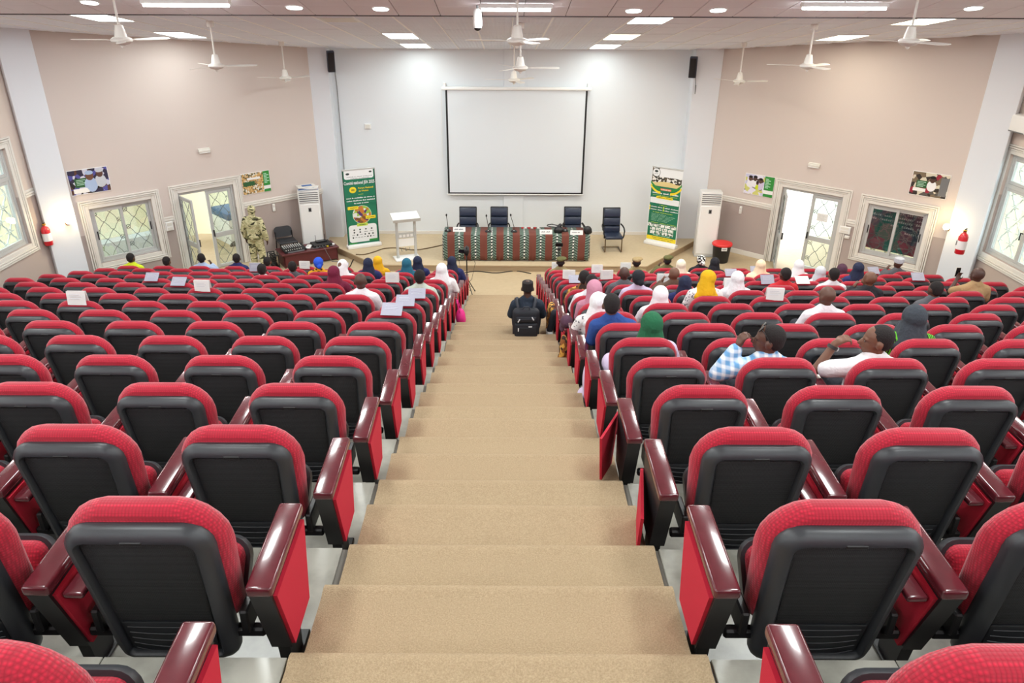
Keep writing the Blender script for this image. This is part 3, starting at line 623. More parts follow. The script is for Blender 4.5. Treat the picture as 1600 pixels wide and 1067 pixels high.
# ================================================================== PEOPLE: who sits where
# (side, row, seat, dx, pose, yaw, clothes, head, label)
# head: ('hair'|'bald'|'hijab'|'wrap'|'cap'|'beret'|'kufi', colour name)
PEOPLE = [
 (-1, 15, 9, 0, 'lap', -8, 'lime', ('hair', 'hair'), 'person in a lime yellow shirt seated by the left sliding window'),
 (-1, 15, 8, 0, 'low', 0, 'brown', ('hair', 'hair'), 'person sunk low, only a dark head showing, right of the lime shirt'),
 (-1, 15, 7, 0, 'handR', 20, 'paleblue', ('hair', 'hair'), 'person in pale blue shirt, hand raised to head, before the left door'),
 (-1, 15, 6, 0, 'lap', 10, 'navyshirt', ('hair', 'hair'), 'person in a navy blue shirt seated in front of the left door'),
 (-1, 12, 4, -.1, 'low', 0, 'whiteshirt', ('hair', 'hair'), 'person with a dark cropped head low behind the standing soldier'),
 (-1, 15, 5, -.1, 'low', 0, 'greyshirt', ('hair', 'hair'), 'person in the front row just right of the standing soldier'),
 (-1, 13, 4, .18, 'low', 0, 'greyshirt', ('hair', 'hair'), 'person slouched low in front of the desk with sound mixer'),
 (-1, 13, 3, -.06, 'lap', 8, 'yellowprint', ('wrap', 'bluewrap'), 'person in a bright blue headwrap and yellow scarf'),
 (-1, 12, 2, -.17, 'lap', 160, 'whiteshirt', ('hijab', 'whitecloth'), 'person in a white veil turned round to look back'),
 (-1, 10, 2, .08, 'lap', 0, 'maroon', ('hijab', 'maroon'), 'person in a maroon headscarf and maroon dress'),
 (-1, 8, 1, .08, 'lap', 0, 'whiteshirt', ('bald', 'hair'), 'person with a shaved head in a white shirt, left block'),
 (-1, 13, 2, .12, 'lap', 0, 'navyshirt', ('hijab', 'navycloth'), 'person in a navy veil left of the yellow veil'),
 (-1, 14, 2, .15, 'lap', 0, 'yellowcloth', ('hijab', 'yellowcloth'), 'person in a yellow veil near the foot of the lectern'),
 (-1, 13, 1, .1, 'lap', 0, 'tealcloth', ('hijab', 'tealcloth'), 'person in a teal veil before the lectern'),
 (-1, 14, 1, .2, 'lap', 0, 'navyshirt', ('hijab', 'navycloth'), 'person in a navy veil right of the teal veil'),
 (-1, 9, 0, .0, 'lap', 0, 'polo', ('hair', 'hair'), 'person in a pale grey green polo shirt at the aisle'),
 (-1, 11, 0, .16, 'lap', -10, 'whitecloth', ('hijab', 'whitecloth'), 'person in a white veil and robe beside a pink bag at the aisle'),
 (-1, 14, 0, .14, 'lap', 0, 'navyshirt', ('hijab', 'navycloth'), 'person in a navy veil at the aisle beside the camera tripod'),
 (1, 14, 0, 0, 'lap', 0, 'khaki', ('beret', 'khakicap'), 'person in a khaki uniform and beret at the aisle in front of the table'),
 (1, 9, 0, 0, 'lap', 0, 'brownprint', ('hair', 'hair'), 'person in a brown and gold patterned wrap at the right of the aisle'),
 (1, 8, 0, 0, 'lap', 0, 'whiteshirt', ('hair', 'hair'), 'person in a white shirt leaning by the aisle, behind the gold patterned wrap'),
 (1, 7, 0, .02, 'lean', 0, 'mauve', ('hijab', 'mauve'), 'person in a dusty pink veil leaning over the aisle armrest'),
 (1, 6, 0, -.13, 'low', 0, 'whiteprint', ('hijab', 'whitecloth'), 'person in a white knitted hood just behind the dusty pink veil'),
 (1, 5, 0, -.03, 'lean', 0, 'bluesweater', ('hair', 'hair'), 'person in a royal blue sweater seen from behind at the aisle'),
 (1, 4, 0, .08, 'low', 0, 'lavender', ('hijab', 'greencloth'), 'person in a dark green veil and lavender dress at the aisle'),
 (1, 10, 1, -.05, 'lap', 0, 'greyshirt', ('bald', 'hair'), 'person with a round dark cropped head left of the black headwrap'),
 (1, 9, 1, 0, 'lap', 0, 'lavender', ('wrap', 'blackcloth'), 'person in a black headwrap and pale lilac top'),
 (1, 14, 2, 0, 'lap', 0, 'khaki', ('beret', 'beigecap'), 'person in a beige cap near the stage edge'),
 (1, 15, 3, .05, 'handL', 0, 'khakidark', ('beret', 'khakicap'), 'person in an olive green beret with a raised hand'),
 (1, 13, 3, -.08, 'lap', 0, 'creamcloth', ('hijab', 'creamcloth'), 'person in a cream veil right of the olive beret'),
 (1, 10, 2, -.05, 'handL', 15, 'brown', ('bald', 'hair'), 'person with a bald head and a raised hand left of the yellow veil'),
 (1, 9, 2, -.09, 'low', 0, 'navyshirt', ('hijab', 'navycloth'), 'person in a low navy veil just left of the yellow veil'),
 (1, 7, 1, -.05, 'low', 0, 'whiteshirt', ('hijab', 'whitecloth'), 'person in a plain white veil low behind a chair, right of the blue sweater'),
 (1, 8, 2, -.04, 'tall', 55, 'whiteprint', ('hijab', 'yellowgold'), 'person in a golden yellow veil and white speckled dress looking left'),
 (1, 15, 4, 0, 'lap', 0, 'blackshirt', ('wrap', 'bwprint'), 'person in a black and white patterned headscarf by the right floor unit'),
 (1, 14, 4, .04, 'lap', 0, 'blackshirt', ('hijab', 'blackcloth'), 'person in a black veil in front of the dustbin'),
 (1, 9, 3, -.12, 'lap', 0, 'whiteshirt', ('hijab', 'whitecloth'), 'person in a white veil right of the golden yellow veil'),
 (1, 13, 5, -.1, 'lap', 0, 'creamcloth', ('hijab', 'peachcloth'), 'person in a wide peach veil before the right door'),
 (1, 10, 4, .12, 'lap', 12, 'redshirt', ('hair', 'hair'), 'person in a red shirt in the right block'),
 (1, 13, 6, -.14, 'lap', 0, 'whitecloth', ('hijab', 'whitecloth'), 'person in a tall white veil in front of the open right door'),
 (1, 12, 6, -.1, 'low', 0, 'whitecloth', ('hijab', 'greycloth'), 'person in a pale grey veil left of the white shirt'),
 (1, 10, 5, .1, 'lap', 0, 'whiteshirt', ('hair', 'hair'), 'person with wide shoulders in a white shirt, right block'),
 (1, 13, 7, -.08, 'low', 0, 'plum', ('hijab', 'plum'), 'person in a plum veil below the right sliding window'),
 (1, 12, 7, -.2, 'lap', 0, 'navyshirt', ('hijab', 'navycloth'), 'person in a navy blue veil right of the plum veil'),
 (1, 14, 9, -.08, 'handL', 0, 'greyshirt', ('kufi', 'greycloth'), 'person in a grey ribbed cap with a hand to the face'),
 (1, 9, 5, .22, 'handL', 30, 'blackshirt', ('bald', 'hair'), 'person in a black shirt with a pale wristband resting chin on hand'),
 (1, 6, 3, 0, 'lap', 15, 'whiteshirt', ('bald', 'hair'), 'person with a shaved head in a white shirt alone in the right block'),
 (1, 9, 7, .2, 'tall', 15, 'tan', ('bald', 'hair'), 'person in a tan shirt holding up a phone near the right wall'),
 (1, 8, 6, -.1, 'low', 10, 'greyshirt', ('hair', 'hair'), 'person with a cropped dark head left of the tan shirt'),
 (1, 3, 1, -.02, 'heroL', 62, 'plaid', ('hair', 'hair'), 'person in a light blue plaid shirt with sunglasses on the head'),
 (1, 3, 2, -.02, 'heroL', 70, 'tee', ('hair', 'hair'), 'person in a white T-shirt with a wristwatch, hand at the mouth'),
 (1, 4, 3, -.06, 'lap', 0, 'greenprint', ('hijab', 'charcoal'), 'person in a charcoal veil and bright green patterned top'),
]
for q in PEOPLE: occupied[(q[0], q[1], q[2])] = True
for k in range(-1, NROW):
    for side in (-1, 1):
        for i in range(counts.get(k, 10)): make_chair(side, k, i, i == 0)
# ================================================================== PEOPLE: builder
def m_print(name, base, cols, scale=22, kind='voronoi', rough=.85, stretch=None):
    m = mat(name, base, rough); nt = m.node_tree; b = nt.nodes['Principled BSDF']; tc = nt.nodes.new('ShaderNodeTexCoord'); vec = tc.outputs['Object']
    if stretch:
        mp = nt.nodes.new('ShaderNodeMapping'); mp.inputs['Scale'].default_value = stretch; nt.links.new(vec, mp.inputs[0]); vec = mp.outputs[0]
    r = nt.nodes.new('ShaderNodeValToRGB'); r.color_ramp.interpolation = 'CONSTANT'; el = r.color_ramp.elements
    el[0].color = col(base); el[1].position = cols[0][0]; el[1].color = col(cols[0][1])
    for p, c in cols[1:]: x = el.new(p); x.color = col(c)
    if kind == 'voronoi':
        n = nt.nodes.new('ShaderNodeTexVoronoi'); n.inputs['Scale'].default_value = scale; s = nt.nodes.new('ShaderNodeSeparateColor'); nt.links.new(vec, n.inputs['Vector']); nt.links.new(n.outputs['Color'], s.inputs[0]); nt.links.new(s.outputs[0], r.inputs[0])
    elif kind == 'noise':
        n = nt.nodes.new('ShaderNodeTexNoise'); n.inputs['Scale'].default_value = scale; n.inputs['Detail'].default_value = 2; n.inputs['Distortion'].default_value = 1.2; nt.links.new(vec, n.inputs['Vector']); nt.links.new(n.outputs['Fac'], r.inputs[0])
    else:
        n = nt.nodes.new('ShaderNodeTexWave'); n.inputs['Scale'].default_value = scale; n.inputs['Distortion'].default_value = 6; nt.links.new(vec, n.inputs['Vector']); nt.links.new(n.outputs['Fac'], r.inputs[0])
    nt.links.new(r.outputs[0], b.inputs['Base Color']); return m
for n_, c_ in dict(lime=(205, 225, 40), brown=(95, 72, 58), paleblue=(170, 190, 222), navyshirt=(36, 44, 98), greyshirt=(92, 94, 100), whiteshirt=(226, 226, 232), maroon=(112, 24, 56), yellowcloth=(232, 176, 24),
                   tealcloth=(32, 100, 126), polo=(190, 202, 190), whitecloth=(236, 236, 240), khaki=(142, 130, 92), khakidark=(100, 98, 62), mauve=(196, 136, 158), bluesweater=(40, 74, 142), lavender=(206, 192, 220),
                   creamcloth=(234, 226, 204), redshirt=(196, 34, 44), blackshirt=(36, 36, 42), plum=(80, 50, 70), tan=(168, 138, 98), tee=(232, 230, 232), navycloth=(30, 38, 66), greencloth=(24, 96, 62), blackcloth=(26, 27, 36),
                   yellowgold=(222, 172, 14), greycloth=(200, 204, 212), peachcloth=(240, 216, 184), charcoal=(54, 60, 68), bluewrap=(36, 84, 208), beigecap=(160, 140, 100), khakicap=(92, 92, 52), trousers=(40, 42, 52), shoe=(28, 26, 26)).items():
    mat(n_, c_, .88, bump=('noise', 26, .35, .03))
m_print('yellowprint', (226, 160, 20), [(.72, (60, 40, 20))], 30); m_print('brownprint', (140, 84, 38), [(.45, (210, 160, 70)), (.75, (50, 36, 28))], 26); m_print('whiteprint', (232, 230, 230), [(.86, (120, 120, 128))], 60)
m_print('bwprint', (236, 236, 232), [(.5, (24, 24, 26))], 34); m_print('greenprint', (96, 190, 30), [(.55, (18, 40, 16))], 16, 'wave'); m_print('camo', (176, 172, 130), [(.44, (206, 200, 158)), (.54, (96, 96, 60)), (.60, (48, 44, 30))], 5, 'noise', stretch=(1, 1, 1.9))
def m_plaid():
    m = mat('plaid', (150, 190, 222), .85); nt = m.node_tree; b = nt.nodes['Principled BSDF']; tc = nt.nodes.new('ShaderNodeTexCoord'); prev = None
    for ax, sc in (('X', 6), ('Z', 6)):
        w = nt.nodes.new('ShaderNodeTexWave'); w.bands_direction = ax; w.inputs['Scale'].default_value = sc; nt.links.new(tc.outputs['Object'], w.inputs['Vector'])
        r = nt.nodes.new('ShaderNodeValToRGB'); e = r.color_ramp.elements; e[0].color = col((104, 160, 208)); e[1].color = col((238, 244, 248)); e[0].position = .35; e[1].position = .85; nt.links.new(w.outputs['Fac'], r.inputs[0])
        if prev is None: prev = r
        else:
            x = nt.nodes.new('ShaderNodeMix'); x.data_type = 'RGBA'; x.inputs['Factor'].default_value = .5; nt.links.new(prev.outputs[0], x.inputs['A']); nt.links.new(r.outputs[0], x.inputs['B']); nt.links.new(x.outputs['Result'], b.inputs['Base Color'])
m_plaid()
mat('skin_a', (92, 62, 50), .5); mat('skin_b', (76, 50, 42), .5); mat('skin_c', (112, 76, 58), .5); mat('hair', (30, 25, 25), .9, bump=('noise', 120, .5, .01)); mat('eye', (96, 84, 78), .3); mat('lip', (96, 50, 46), .5)

def remesh(mb, name, m, voxel, smooth=4, sub=False):
    me = bpy.data.meshes.new('tmp'); me.from_pydata(mb.v, [], mb.f); bm = bmesh.new(); bm.from_mesh(me); bmesh.ops.recalc_face_normals(bm, faces=bm.faces); bm.to_mesh(me); bm.free()
    o = bpy.data.objects.new('tmp', me); r = o.modifiers.new('r', 'REMESH'); r.mode = 'VOXEL'; r.voxel_size = voxel
    s = o.modifiers.new('s', 'SMOOTH'); s.factor = .5; s.iterations = smooth
    out = evaluated_mesh(o); bpy.data.objects.remove(o); bpy.data.meshes.remove(me)
    out.name = name; out.materials.clear(); out.materials.append(MATS[m]); out.polygons.foreach_set('use_smooth', [True] * len(out.polygons)); return out
def hand(prims, wrist, d, n, curl, s=1.0):
    """palm and five bent fingers. d: pointing direction, n: palm normal, s: +1 thumb on the d x n side"""
    d = Vector(d).normalized(); n = Vector(n).normalized(); t = d.cross(n).normalized() * s; w = Vector(wrist)
    prims.append(('cap', w, w + d * .028, .024, .026)); 
    for q in (-.024, -.008, .008, .024): prims.append(('cap', w + d * .02 + t * q * .7, w + d * .075 + t * q, .014, .0115))
    for q, L in ((.031, .062), (.0105, .070), (-.0105, .066), (-.031, .052)):
        p = w + d * .078 + t * q; a = 0.0; dd = d
        for f_, seg in ((.45, 1), (.32, 2), (.23, 3)):
            a = curl * seg / 2.0; dd = (d * math.cos(a) + n * math.sin(a)).normalized(); e = p + dd * (L * f_); prims.append(('cap', p, e, .0088 - .0007 * seg, .0083 - .0007 * seg)); p = e; p = p + t * (q * .06)
    p = w + d * .022 + t * .026; dd = (d * .55 + t * .75 + n * .35).normalized(); e = p + dd * .034; prims.append(('cap', p, e, .0125, .0105)); dd = (d * .85 + t * .3 + n * .45).normalized(); prims.append(('cap', e, e + dd * .034, .0105, .0085))
def emit(prims, infl=0.0, only=None):
    mb = MB()
    for p in prims:
        if p[0] == 'cap': mb.cap(p[1], p[2], p[3] + infl, p[4] + infl)
        else:
            M = Matrix.Rotation(p[3], 4, 'Z') if len(p) > 3 and p[3] else Matrix(); mb.ell((0, 0, 0), tuple(r + infl for r in p[2]), 16, 10, 0, Matrix.Translation(p[1]) @ M)
    return mb
HC = Vector((0, .272, 0))
def head_prims(hz, yaw, off=Vector((0, 0, 0)), nod=0.0):
    """skull, jaw, nose, brow, ears around the head centre, turned by yaw (left positive)"""
    R = Matrix.Rotation(R_(yaw), 4, 'Z') @ Matrix.Rotation(R_(nod), 4, 'X'); c = Vector((0, .272, hz)) + off
    def E(p, r): return ('ell', c + R @ Vector(p), r, R_(yaw))
    P = [E((0, -.004, .022), (.074, .092, .088)), E((0, .030, -.035), (.056, .066, .074)), E((0, .052, -.075), (.034, .036, .030)), E((0, .070, .012), (.052, .022, .018)),
         E((.077, -.008, -.012), (.011, .022, .030)), E((-.077, -.008, -.012), (.011, .022, .030)), E((0, .090, -.056), (.024, .012, .014))]
    P.append(('cap', c + R @ Vector((0, .086, .004)), c + R @ Vector((0, .108, -.030)), .010, .015))
    return P, c, R
def person_mesh(spec):
    side, k, i, dx, pose, yaw, cl, (hk, hc), label = spec
    fine = pose == 'heroL' or k <= 6; vox = .0062 if pose == 'heroL' else (.012 if fine else .016)
    dz = {'low': -.115, 'tall': .02, 'heroL': -.10}.get(pose, -.045); lean_ = -.18 * side if pose == 'lean' else 0.0
    bodyP, shirtP, legP = [], [], []
    def sh(p): p = Vector(p); return Vector((p.x + lean_ * max(0, p.z - .42), p.y, p.z + dz * min(1, max(0, (p.z - .4) / .3))))
    torso = [('ell', sh((0, .315, .42)), (.160, .125, .10)), ('ell', sh((0, .290, .54)), (.140, .10, .13)), ('ell', sh((0, .268, .675)), (.158, .098, .14)), ('cap', sh((-.125, .262, .760)), sh((.125, .262, .760)), .056, .056),
             ('cap', sh((-.10, .262, .770)), sh((-.02, .264, .835)), .045, .045), ('cap', sh((.10, .262, .770)), sh((.02, .264, .835)), .045, .045)]
    neck = [('cap', sh((0, .262, .80)), sh((0, .270, .90)), .052, .050)]
    hz = .955 + dz; off = Vector((lean_ * .5, 0, 0)); hp, hcen, hR = head_prims(hz, yaw, off, -12 if pose in ('low', 'lap') and hk == 'bald' else 0)
    arms, hands = {}, []
    for s in (-1, 1):
        S0, El, Wr = sh((s * .158, .262, .752)), sh((s * .215, .300, .575)), sh((s * .105, .455, .505)); fin = None
        if pose == 'handR' and s > 0 or pose == 'handL' and s < 0: El, Wr = sh((s * .27, .36, .63)), sh((s * .15, .365, .80)); fin = (Vector((-s * .30, -.15, .95)), Vector((-s, 0, -.2)))
        if pose == 'heroL' and s < 0:
            if cl == 'tee': El, Wr = Vector((-.34, .34, .60)), Vector((-.235, .37, .785)); fin = (Vector((.72, -.12, .55)), Vector((.5, .2, -.9)))
            else: El, Wr = Vector((-.31, .31, .575)), Vector((-.185, .335, .775)); fin = (Vector((.30, -.02, .95)), Vector((.9, .25, -.2)))
        if pose == 'tall' and s < 0 and cl == 'tan': El, Wr = sh((-.22, .42, .66)), sh((-.12, .50, .80)); fin = (Vector((.3, .2, .9)), Vector((0, -1, 0)))
        arms[s] = (S0, El, Wr)
        bodyP += [('cap', S0, El, .047, .039), ('cap', El, Wr, .038, .026)]
        if fin: hand(bodyP, Wr, fin[0], fin[1], 1.5 if pose == 'heroL' else 1.0, -s)
        else: hand(bodyP, Wr, (-s * .35, .9, -.1), (0, 0, -1), .5, s)
        hip, kn, an = Vector((s * .085, .34, .42)), Vector((s * .10, .66, .43)), Vector((s * .10, .665, .075))
        legP += [('cap', hip, kn, .088, .062), ('cap', kn, an, .058, .042)]; bodyP += [('cap', hip, kn, .080, .055), ('cap', kn, an, .052, .036), ('cap', an + Vector((0, -.02, -.03)), an + Vector((0, .085, -.038)), .034, .028)]
    bodyP = torso + neck + hp + bodyP
    e = empty('person', chair_xyz(side, k, i) + Vector((dx, 0, 0)), label=label, cat='person')
    sk = ('skin_a', 'skin_b', 'skin_c')[(k * 3 + i) % 3] if pose != 'heroL' else ('skin_c' if cl == 'tee' else 'skin_a')
    link('body', remesh(emit(bodyP), 'body', sk, vox, 3), e)
    # clothing
    robe = hk in ('hijab', 'wrap') and cl not in ('tee',)
    short = cl in ('tee', 'polo', 'lime', 'redshirt', 'tan')
    sp = [(t[0], t[1], tuple(r + .004 for r in t[2])) if t[0] == 'ell' else t for t in torso]
    for s in (-1, 1):
        S0, El, Wr = arms[s]; sp.append(('cap', S0, S0.lerp(El, .72) if short else El, .052, .050 if short else .044))
        if not short: sp.append(('cap', El, El.lerp(Wr, .86), .045, .036))
    sp.append(('cap', sh((0, .262, .80)), sh((0, .264, .835)), .054, .050))
    link('robe' if robe else 'shirt', remesh(emit(sp, .016), 'shirt', cl, .011 if fine else .016, 5), e)
    lp = list(legP) + [('ell', Vector((0, .33, .40)), (.16, .12, .085))]
    if robe: lp += [('cap', Vector((-.06, .64, .40)), Vector((.06, .64, .40)), .08, .08), ('cap', Vector((-.06, .66, .12)), Vector((.06, .66, .12)), .085, .085)]
    link('skirt' if robe else 'trousers', remesh(emit(lp, .012), 'trousers', cl if robe else 'trousers', .018, 4), e)
    for s in (-1, 1): MB().rbox(s * .10 - .042, s * .10 + .042, .60, .79, .0, .075, .03, 2).build('shoe', 'shoe', e, smooth=60)
    # head cover
    def E(p, r): return ('ell', hcen + hR @ Vector(p), r, R_(yaw))
    if hk == 'hair': link('hair', remesh(emit([E((0, -.016, .032), (.077, .090, .086)), E((0, -.045, -.005), (.066, .055, .062))]), 'hair', hc, .009 if fine else .012, 3), e)
    elif hk == 'hijab':
        P = [E((0, -.018, .016), (.092, .104, .104)), E((0, -.010, -.045), (.080, .088, .080)), ('cap', hcen + Vector((0, -.022, -.035)), sh((0, .250, .79)), .093, .132), ('ell', sh((0, .262, .745)), (.185, .125, .085)), ('ell', sh((0, .205, .72)), (.135, .06, .13)),
             ('cap', hcen + hR @ Vector((.045, .055, -.085)), sh((.04, .335, .74)), .04, .06), ('cap', hcen + hR @ Vector((-.045, .055, -.085)), sh((-.04, .335, .74)), .04, .06)]
        if hc == 'peachcloth': P += [('ell', sh((0, .24, .74)), (.25, .14, .11))]
        link('hijab', remesh(emit(P), 'hijab', hc, .010 if fine else .014, 7), e)
    elif hk == 'wrap':
        P = [E((0, -.020, .040), (.090, .112, .086)), E((0, -.055, .005), (.078, .070, .078)), E((.02, -.125, -.02), (.045, .04, .045))]
        link('headwrap', remesh(emit(P), 'headwrap', hc, .012, 3), e)
    elif hk == 'beret':
        P = [E((0, -.005, .062), (.088, .108, .046)), E((.035, -.01, .080), (.085, .095, .030))]; link('beret', remesh(emit(P), 'beret', hc, .010, 3), e)
        Mx = Matrix.Translation(hcen + Vector((0, -.004, .040))); MB().lathe([(.083, 0), (.085, .022)], 20, 0, Matrix.Diagonal((1, 1.14, 1, 1))).build('cap_band', 'black', e, Mx=Mx)
        link('hair', remesh(emit([E((0, -.03, .0), (.073, .072, .07))]), 'hair', 'hair', .014, 3), e)
    elif hk == 'kufi':
        Mx = Matrix.Translation(hcen + Vector((0, -.006, .028))); mb = MB(); mb.lathe([(.080, 0), (.084, .03), (.082, .085), (.06, .098), (.01, .10)], 28, 0, Matrix.Diagonal((1, 1.14, 1, 1)))
        for q in range(18): a = q * math.pi / 9; mb.tube([(.083 * math.cos(a), .094 * math.sin(a), .004), (.085 * math.cos(a), .096 * math.sin(a), .08)], .005, 5)
        mb.build('kufi_cap', hc, e, Mx=Mx, smooth=40)
    # cloth spilling over the aisle armrest
    dr = {(1, 9, 0): ('brownprint', [('ell', Vector((-.43, .20, .50)), (.055, .15, .07)), ('ell', Vector((-.455, .24, .33)), (.05, .17, .20)), ('ell', Vector((-.45, .32, .15)), (.05, .12, .14))]),
          (1, 4, 0): ('lavender', [('ell', Vector((-.30, .24, .50)), (.08, .14, .09)), ('ell', Vector((-.445, .50, .22)), (.05, .10, .18)), ('ell', Vector((-.46, .53, .06)), (.07, .10, .06))]),
          (1, 6, 0): ('brownprint', [('ell', Vector((-.31, .50, .20)), (.05, .09, .17)), ('ell', Vector((-.315, .54, .07)), (.055, .09, .06))]),
          (1, 7, 0): ('plum', [('ell', Vector((-.40, .10, .58)), (.075, .10, .075)), ('ell', Vector((-.43, .14, .50)), (.05, .08, .07))])}.get((side, k, i))
    if dr: link('hanging_cloth', remesh(emit(dr[1]), 'hanging_cloth', dr[0], .013, 4), e)
    if (side, k, i) == (1, 8, 0): MB().rbox(-.52, -.43, .62, .80, .0, .07, .03, 2).build('white_trainer', 'white', e, smooth=60); link('trouser_leg', remesh(emit([('cap', Vector((-.42, .60, .36)), Vector((-.47, .68, .08)), .055, .045)]), 'leg', 'trousers', .014, 3), e)
    # face
    for s in (-1, 1): MB().ell((0, 0, 0), (.011, .006, .006), 8, 6).build('eye', 'eye', e, smooth=60, Mx=Matrix.Translation(hcen + hR @ Vector((s * .028, .081, -.006))) @ Matrix.Rotation(R_(yaw), 4, 'Z'))
    MB().ell((0, 0, 0), (.022, .010, .008), 8, 6).build('mouth', 'lip', e, smooth=60, Mx=Matrix.Translation(hcen + hR @ Vector((0, .096, -.056))) @ Matrix.Rotation(R_(yaw), 4, 'Z'))
    return e, hcen, hR, arms
mat('gold_bead', (212, 160, 40), .35, .4); mat('watch_strap', (40, 38, 38), .5)
for q in PEOPLE:
    e, hcen, hR, arms = person_mesh(q)
    if q[6] == 'plaid':
        g = empty('sunglasses', label='dark sunglasses pushed up on the head of the plaid shirt person', cat='sunglasses'); g.matrix_local = Matrix.Translation(e.location + hcen) @ hR @ Matrix.Translation((0, .055, .082)) @ Matrix.Rotation(R_(35), 4, 'X')
        for s in (-1, 1): MB().rbox(s * .036 - .028, s * .036 + .028, .0, .008, -.02, .02, .008, 2).build('lens', 'black_gloss', g, smooth=50); MB().tube([(s * .064, 0, .008), (s * .078, -.05, .002), (s * .078, -.11, -.02)], .003, 6).build('temple', 'black', g)
        MB().tube([(-.01, .002, .005), (.01, .002, .005)], .004, 6).build('bridge', 'black', g)
        p = arms[-1][2]; d = (arms[-1][2] - arms[-1][1]).normalized()
        b = empty('bracelet', label='gold beaded bracelet on the wrist of the plaid shirt person', cat='bracelet'); b.location = e.location
        a_, b_ = d.orthogonal().normalized(), None; b_ = d.cross(a_)
        for r_ in range(2):
            mb = MB()
            for t in range(14): mb.ell(tuple(p - d * (.012 + .018 * r_) + (a_ * math.cos(t * .449) + b_ * math.sin(t * .449)) * .034), (.008, .008, .008), 6, 5)
            mb.build('bead_row', 'gold_bead', b, smooth=60)
    if q[6] == 'tee':
        p = arms[-1][2]; d = (arms[-1][2] - arms[-1][1]).normalized(); Mx = Matrix.Translation(e.location + p - d * .03) @ d.to_track_quat('Z', 'Y').to_matrix().to_4x4()
        w = empty('wristwatch', label='steel wristwatch on a dark strap, worn by the white T-shirt person', cat='watch', Mx=Mx)
        MB().lathe([(.034, -.012), (.037, -.012), (.037, .012), (.034, .012)], 20).build('strap', 'watch_strap', w, smooth=40); MB().lathe([(.019, 0), (.02, .01), (.016, .012)], 16).build('watch_case', 'steel', w, smooth=40, Mx=Matrix.Rotation(R_(90), 4, 'X') @ Matrix.Translation((0, 0, .034)))
    if q[6] == 'tan':
        p = e.location + arms[-1][2]; ph = empty('phone', p + Vector((.02, .05, .10)), label='pale phone held up by the person in tan', cat='phone'); MB().rbox(-.035, .035, -.004, .004, -.07, .07, .004, 2).build('phone_body', 'offwhite', ph); MB().rbox(-.031, .031, -.006, -.004, -.064, .064, .002, 1).build('screen', 'black_gloss', ph)
# pink bag hanging at the aisle beside the white veil
bp_ = chair_xyz(-1, 10, 0) + Vector((.50, .12, .28)); b = empty('handbag', bp_, label='bright pink bag hanging over the aisle armrest of the left block', cat='bag'); mat('pinkbag', (224, 40, 136), .7, bump=('noise', 30, .4, .02))
link('bag_body', remesh(emit([('ell', Vector((0, 0, 0)), (.075, .12, .13)), ('ell', Vector((.01, .03, -.06)), (.07, .13, .08))]), 'bag', 'pinkbag', .012, 3), b); MB().tube([(0, -.08, .10), (-.04, -.05, .24), (-.05, .0, .27), (-.04, .05, .24), (0, .08, .10)], .01, 6).build('strap', 'pinkbag', b)

